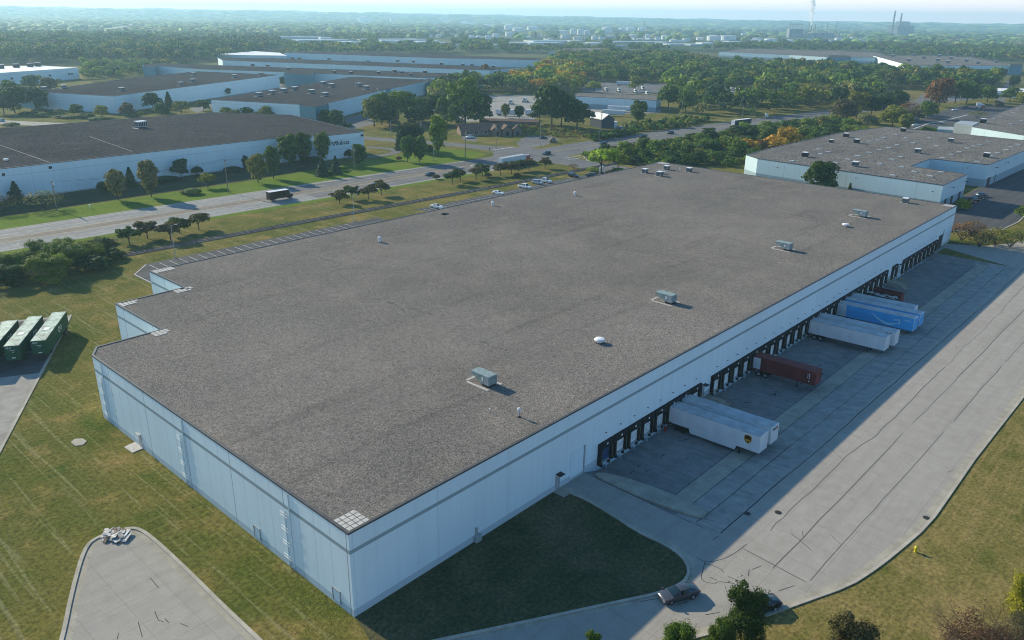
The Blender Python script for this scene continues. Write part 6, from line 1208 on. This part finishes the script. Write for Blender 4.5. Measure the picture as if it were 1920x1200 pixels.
while r < 9500:
    s = max(10.5, (.0095 if r < 2500 else .0115)*r); n = int(1.32*r/s)
    for i in range(n):
        th = R(8)+1.28*(i+rng.random())/n; rr = r+rng.uniform(-.5, .5)*s; x, y = CAM[0]+rr*math.cos(th), CAM[1]+rr*math.sin(th); px, py = proj((x, y, 0))
        if not (-30 < px < 1950) or py > np.interp(px, PXT, PYT): continue
        dens = .97; f = math.sin(x*.0031+1)*math.sin(y*.0043)+.5*math.sin(x*.011+y*.007)
        if f > .85 and rr > 2600: dens = .45
        if 800 < px < 1640 and 54 < py < 82: dens = .10 if f > -.3 else .3
        if blocked(x, y) or (rr < 1500 and inside(x, y, woodsA)) or (rr < 1300 and inside(x, y, woodsB)): continue
        if rng.random() > dens or any((x-a)**2+(y-b)**2 < c*c for a, b, c in EXCL): continue
        if any(abs(px-a) < c and -1 < py-b < 13*F/rr+1.5 for a, b, c in HID): continue
        col = ['dark', 'mid', 'dark', 'olive', 'mid', 'grey', 'light', 'mid'][int(rng.integers(8))]
        (FAR1 if rr < 2500 else FAR2).append((x, y, s, col))
    r += s*.9
mass('woods', [(x, y, min(15, s*1.05)*rng.uniform(.75, 1.15), c) for x, y, s, c in FAR1], 46, .21, 'hazy woods spread across the valley beyond the warehouses')
bm = bmesh.new(); bmesh.ops.create_icosphere(bm, subdivisions=2, radius=1); bm.verts.ensure_lookup_table()
tv = np.array([v.co for v in bm.verts]); tf = np.array([[v.index for v in f.verts] for f in bm.faces if f.calc_center_median().z > -.15]); bm.free()
V, T = [], []; nv = len(tv)
for x, y, s, c in FAR2:
    v = tv*(1+rng.normal(0, .13, (nv, 1))); w = s*rng.uniform(.45, .75); V.append(v*np.array([w, w*rng.uniform(.8, 1.2), min(13, w)*rng.uniform(.7, 1.2)])+np.array([x, y, hill_z(x, y)+1.5])); T.append((np.array(GREEN[c])+np.array([.006, .016, .026]))*rng.uniform(.7, 1.8))  # blue haze is added to the tint of these farthest crowns
V = np.concatenate(V); m = len(FAR2); Fc = (tf[None]+(np.arange(m)*nv)[:, None, None]).reshape(-1, 3)
me = bpy.data.meshes.new('woods'); me.vertices.add(len(V)); me.vertices.foreach_set('co', V.astype(np.float32).ravel()); me.loops.add(Fc.size); me.loops.foreach_set('vertex_index', Fc.astype(np.int32).ravel()); me.polygons.add(len(Fc)); me.polygons.foreach_set('loop_start', np.arange(0, Fc.size, 3, dtype=np.int32)); me.polygons.foreach_set('loop_total', np.full(len(Fc), 3, dtype=np.int32)); me.update(calc_edges=True); me.materials.append(M['far_leaf'])
at = me.color_attributes.new('tint', 'FLOAT_COLOR', 'POINT'); cc = np.concatenate([np.repeat(np.array(T), nv, 0), np.ones((len(V), 1))], 1).astype(np.float32); at.data.foreach_set('color', cc.ravel())
o = bpy.data.objects.new('woods', me); COL.objects.link(o); tag(o, 'distant woods fading into blue haze up to the horizon', 'woods', kind='stuff')
# tanks
def tank(px, base, wp, hp, label, dome=True):
    p, d = fdist(px, base); w = wp*d/F/2; h = hp*d/F; z = float(hill_z(p[0], p[1])); o = MB()
    prof = [(w, -1), (w, h*.86)]+([(w*.8, h*.95), (w*.4, h)] if dome else [(w*.96, h*.9), (.3, h*.93)])
    t = thing('storage_tank', label, 'storage tank', (p[0], p[1], z), 0, 'white storage tanks in the valley'); MB().lathe(prof, 20).build('shell', M['tank'], t)
    k = MB(); k.lathe([(w*1.01, h*.84), (w*1.02, h*.88)], 20); k.build('rim', M['galv'], t)
for a in tk: tank(*a)
for i, a in enumerate(row1): tank(*a, f'white storage tank, {ordw(i)} from the left in the farther tank row on the slope')
for i, a in enumerate(row2): tank(*a, f'white storage tank, {ordw(i)} from the left in the nearer tank row in the valley', i % 3 > 0)
def tall(px, base, top):
    p, d = fdist(px, base); z = float(hill_z(p[0], p[1])); h = min(np.linspace(2, 320, 1200), key=lambda q: abs(proj((p[0], p[1], z+q))[1]-top)); return p, d, z, h
def chimney(px, base, top, wp, label):
    p, d, z, h = tall(px, base, top); r = wp*d/F/2; t = thing('chimney', label, 'chimney', (p[0], p[1], z), 0, 'tall twin chimneys')
    MB().lathe([(r*1.35, -1), (r*.8, h*.97), (r*.8, h)], 16).build('shaft', M['stack'], t)
    for f in (.55, .8, .985): MB().lathe([(r*1.15-r*.3*f, h*f), (r*1.25-r*.3*f, h*f+.5), (r*1.15-r*.3*f, h*(f+.012))], 16).build('platform', M['dark'], t)
chimney(1671, 66, 20, 3.2, 'taller left one of the twin power station chimneys'); chimney(1684, 66, 25, 3.2, 'shorter right one of the twin power station chimneys')
def far_box(px0, px1, base, hp, label, mat='tank', roof='galv', name='distant_building', deep=50, cat='building'):
    p, d = fdist(px0, base); q, _ = fdist(px1, base); u = (q-p)/np.linalg.norm(q-p); n = np.array([-u[1], u[0], 0]); n = n if n@fw > 0 else -n; h = hp*d/F
    c = [p, q, q+n*deep, p+n*deep]; t = thing(name, label, cat, (0, 0, 0)); MB().prism(ccw([(a[0], a[1]) for a in c]), -1, h, 0, top=-1).build('wall', M[mat], t)
    MB().prism(ccw([(a[0], a[1]) for a in c]), h+.02, h+max(.8, h*.08), 0).build('roof', M[roof], t)
far_box(1682, 1712, 66, 16, 'grey power station hall at the foot of the twin chimneys', 'plant', 'plant', deep=60); far_box(1688, 1703, 62, 19, 'upper block of the power station with a pale green top', 'plant', 'unit', deep=40)
far_box(712, 800, 77, 2.2, 'very long low white shed in the valley', deep=90); far_box(560, 663, 78, 2, 'long pale shed left of the very long white one', 'wall_two', deep=80); far_box(362, 610, 73, 3, 'long blue-grey hall in the haze left of centre', 'wall_two', 'plant', deep=120); far_box(240, 282, 71, 3, 'pale sheds in the haze above the left wood', deep=80)
far_box(960, 1060, 83, 2, 'long pale building in front of the refinery rows', 'wall_two', deep=60); far_box(1000, 1075, 79, 2, 'low pale building beside the tanks', deep=60); far_box(1095, 1130, 84, 2, 'small pale building left of the refinery tanks', deep=40); far_box(1150, 1260, 81, 1.8, 'long low shed among the refinery tanks', 'wall_two', deep=60); far_box(1255, 1300, 85, 2, 'white sheds in front of the wood by the refinery', deep=40)
for i, a in enumerate(FB): far_box(*a, f'{"pale" if i % 3 else "grey"} low industrial building in the hazy valley, {ordw(i)} from the left', 'tank' if i % 3 else 'wall_two', 'white' if i % 4 else 'galv', deep=30)
# refinery
p, d = fdist(1530, 71); rf_ = thing('refinery', 'refinery of blue-grey blocks, thin columns and pipe racks under the white plume', 'refinery', (p[0], p[1], 0), YAW-R(90)); s = d/F
MB().box(-54*s, -8*s, -1, -28*s, 8*s, 15*s).build('boiler_house', M['plant'], rf_); MB().box(-10*s, -5*s, -1, 28*s, 6*s, 9*s).build('process_block', M['plant'], rf_)
k = MB()
for i in range(9): x = -54*s+i*3.2*s; k.box(x-.3*s, -1*s, 15*s, x+.3*s, 1*s, 24*s)
k.box(-55*s, -1.2*s, 23.2*s, -27*s, 1.2*s, 24.4*s); k.build('steel_frame', M['plant'], rf_)
for x, h, r in ((-22, 16, .9), (-17, 13, 1.3), (-13, 21, .9), (-8, 18, 1.1), (-3, 24, .8), (2, 19, 1.2), (6, 16, 1.0), (10, 15, 1.4), (18, 28, .6), (36, 28, .6), (24, 14, 1.2), (31, 13, 1.0), (42, 12, 1.2), (46, 10, 1.5), (-14, 27, .6)): MB().lathe([(r*s, -1), (r*s, h*s*.97), (r*s*.5, h*s)], 8, c=(x*s, rng.uniform(-5, 5)*s)).build('column', M['galv' if r > 1 else 'stack'], rf_)
k = MB()
for i in range(60): x = rng.uniform(-26, 48)*s; y = rng.uniform(-9, 4)*s; h = rng.uniform(3, 9)*s; w = rng.uniform(.3, 1.5)*s; k.box(x-w, y-w, -1, x+w, y+w, h)
k.build('pipework', M['galv'], rf_)
for i, (a, b) in enumerate([(1042, 1064), (1066, 1090)]): pass
p, d = fdist(1030, 74); r2 = thing('refinery', 'thicket of thin refinery towers among the white tanks in the centre', 'refinery', (p[0], p[1], 0), YAW-R(90)); s = d/F
for i in range(34): x = rng.uniform(-50, 190)*s; h = rng.uniform(4, 15)*s*(1 if i % 5 else 1.3); r = rng.uniform(.35, .9)*s; MB().lathe([(r, -1), (r, h*.97), (r*.5, h)], 8, c=(x, rng.uniform(-30, 30)*s)).build('column', M['galv' if i % 2 else 'stack'], r2)
for px, base, top, l in ((1206, 71, 38, 'thin tall refinery flare mast between the tanks'), (1198, 72, 52, 'shorter mast left of the tall flare mast'), (1294, 76, 50, 'thin mast right of the tank rows'), (845, 36, 22, 'water tower on the horizon ridge')):
    p, d, z, h = tall(px, base, top); r = .8*d/F; t = thing('mast' if 'water' not in l else 'water_tower', l, 'mast' if 'water' not in l else 'water tower', (p[0], p[1], z)); MB().lathe([(r, -1), (r*.5, h)], 8).build('shaft', M['stack'], t)
    if 'water' in l: MB().lathe([(r, h*.6), (r*2.4, h*.75), (r*2.4, h*.95), (r*.5, h)], 12).build('bowl', M['stack'], t)
p, d, z, h = tall(507, 74, 54); r = d/F; t = thing('water_tower', 'small round water tower standing above the hazy valley', 'water tower', (p[0], p[1], z)); MB().lathe([(r*.8, -1), (r*.6, h*.6)], 8).build('shaft', M['stack'], t); MB().lathe([(r*.6, h*.6), (r*2.6, h*.75), (r*2.6, h*.9), (r*.5, h)], 12).build('bowl', M['galv'], t)
# smoke plume over the refinery
p, d, z, h = tall(1517, 70, 46); s = d/F; k = MB(); rings = []; nn = 18
for i in range(34):
    f = i/33; zz = h*.95+f*(190-h*.95); rr = s*(1.6+4.4*f**.7)*(1+.3*math.sin(i*1.9)+.15*math.sin(i*4.7)); cx = -s*5*f*.6+s*1.1*math.sin(i*.8); rings.append([k.p((p[0]+rt[0]*cx+rr*math.cos(2*math.pi*a/nn)*(1+.2*math.sin(a*3+i*1.3)), p[1]+rt[1]*cx+rr*math.sin(2*math.pi*a/nn)*(1+.2*math.sin(a*2+i)), zz)) for a in range(nn)])
for a, b in zip(rings, rings[1:]):
    for i in range(nn): k.f.append([a[i], a[(i+1) % nn], b[(i+1) % nn], b[i]]); k.m.append(0)
k.f.append(rings[-1]); k.m.append(0); k.f.append(rings[0][::-1]); k.m.append(0)
sm = bpy.data.materials.new('steam_material'); sm.use_nodes = True; n = sm.node_tree.nodes; n.remove(n['Principled BSDF']); v = n.new('ShaderNodeVolumePrincipled'); v.inputs['Color'].default_value = (.97, .97, .97, 1); v.inputs['Density'].default_value = .12; v.inputs['Anisotropy'].default_value = .3; sm.node_tree.links.new(v.outputs[0], [q for q in n if q.type == 'OUTPUT_MATERIAL'][0].inputs['Volume'])
tag(k.build('smoke_plume', sm, smooth=True), 'white steam plume rising from the refinery', 'smoke', kind='stuff')
# highway bridge across the valley
k = MB(); c = [(P(x, y, 11)[0], P(x, y, 11)[1]) for x, y in smooth([(120, 60), (175, 57), (215, 52.5), (250, 45.5), (285, 38), (310, 33)], 2, False)]; hw = thing('highway_bridge', 'long pale highway bridge curving away through the haze', 'bridge')
kerb(k, c, 30, 9.5, 11); k.build('deck', M['yard'], hw); k = MB()
for x, y in c[::2]: k.box(x-6, y-6, -2, x+6, y+6, 9.4)
k.build('pier', M['stack'], hw)

# ------------------------------------------------------------------ air, sky, sun
hz = MB().box(-1600, -1600, -8, 15200, 15200, 215).build('haze', None or M['white']); hz.data.materials.clear()
hm = bpy.data.materials.new('haze_material'); hm.use_nodes = True; n = hm.node_tree.nodes; n.remove(n['Principled BSDF']); v = n.new('ShaderNodeVolumePrincipled'); v.inputs['Color'].default_value = HAZE_COL; v.inputs['Density'].default_value = HAZE; v.inputs['Anisotropy'].default_value = HAZE_G
hm.node_tree.links.new(v.outputs[0], [q for q in n if q.type == 'OUTPUT_MATERIAL'][0].inputs['Volume']); hz.data.materials.append(hm); tag(hz, kind='stuff')
w = bpy.data.worlds.new('World'); S.world = w; w.use_nodes = True; n = w.node_tree.nodes; sk = n.new('ShaderNodeTexSky'); sk.sky_type = 'NISHITA'; sk.sun_disc = False; sk.sun_elevation = R(SUN_EL); sk.sun_rotation = R(-SUN_SIDE); sk.altitude = 200; sk.air_density = 1.; sk.dust_density = DUST; sk.ozone_density = OZONE
L_ = w.node_tree.links; mx = n.new('ShaderNodeMix'); mx.data_type = 'RGBA'; mx.blend_type = 'MULTIPLY'; mx.inputs[0].default_value = 1; mx.inputs[7].default_value = TINT; L_.new(sk.outputs[0], mx.inputs[6])
# milky band of far haze low over the horizon
tc = n.new('ShaderNodeTexCoord'); sx = n.new('ShaderNodeSeparateXYZ'); mr = n.new('ShaderNodeMapRange'); L_.new(tc.outputs['Generated'], sx.inputs[0]); L_.new(sx.outputs[2], mr.inputs[0])
for i, q in zip((1, 2, 3, 4), (.0, .16, HORIZON, 0.)): mr.inputs[i].default_value = q
m2 = n.new('ShaderNodeMix'); m2.data_type = 'RGBA'; m2.inputs[7].default_value = HORIZON_COL; L_.new(mr.outputs[0], m2.inputs[0]); L_.new(mx.outputs[2], m2.inputs[6]); L_.new(m2.outputs[2], n['Background'].inputs[0]); n['Background'].inputs[1].default_value = SKY
ld = bpy.data.lights.new('sun', 'SUN'); lo = bpy.data.objects.new('sun', ld); COL.objects.link(lo); ld.energy = SUN; ld.angle = R(.53); ld.color = (1., .885, .66)
sd = Vector((-math.sin(R(SUN_SIDE))*math.cos(R(SUN_EL)), math.cos(R(SUN_SIDE))*math.cos(R(SUN_EL)), math.sin(R(SUN_EL)))); lo.rotation_euler = sd.to_track_quat('Z', 'Y').to_euler(); lo.location = (0, 0, 300)
S.view_settings.view_transform = 'Standard'; S.view_settings.look = 'None'; S.view_settings.gamma = 1; S.view_settings.exposure = EXPOSURE; S.view_settings.use_curve_mapping = False
S.render.engine = 'CYCLES'; cy = S.cycles; cy.use_denoising = DENOISE; cy.pixel_filter_type = 'BLACKMAN_HARRIS'; cy.filter_width = 1.05; cy.max_bounces = 6; cy.diffuse_bounces = 3; cy.glossy_bounces = 2; cy.transmission_bounces = 3; cy.volume_bounces = 3; cy.transparent_max_bounces = 6; cy.sample_clamp_indirect = 6
try: cy.denoiser = 'OPENIMAGEDENOISE'; cy.denoising_input_passes = 'RGB_ALBEDO_NORMAL'
except Exception: pass
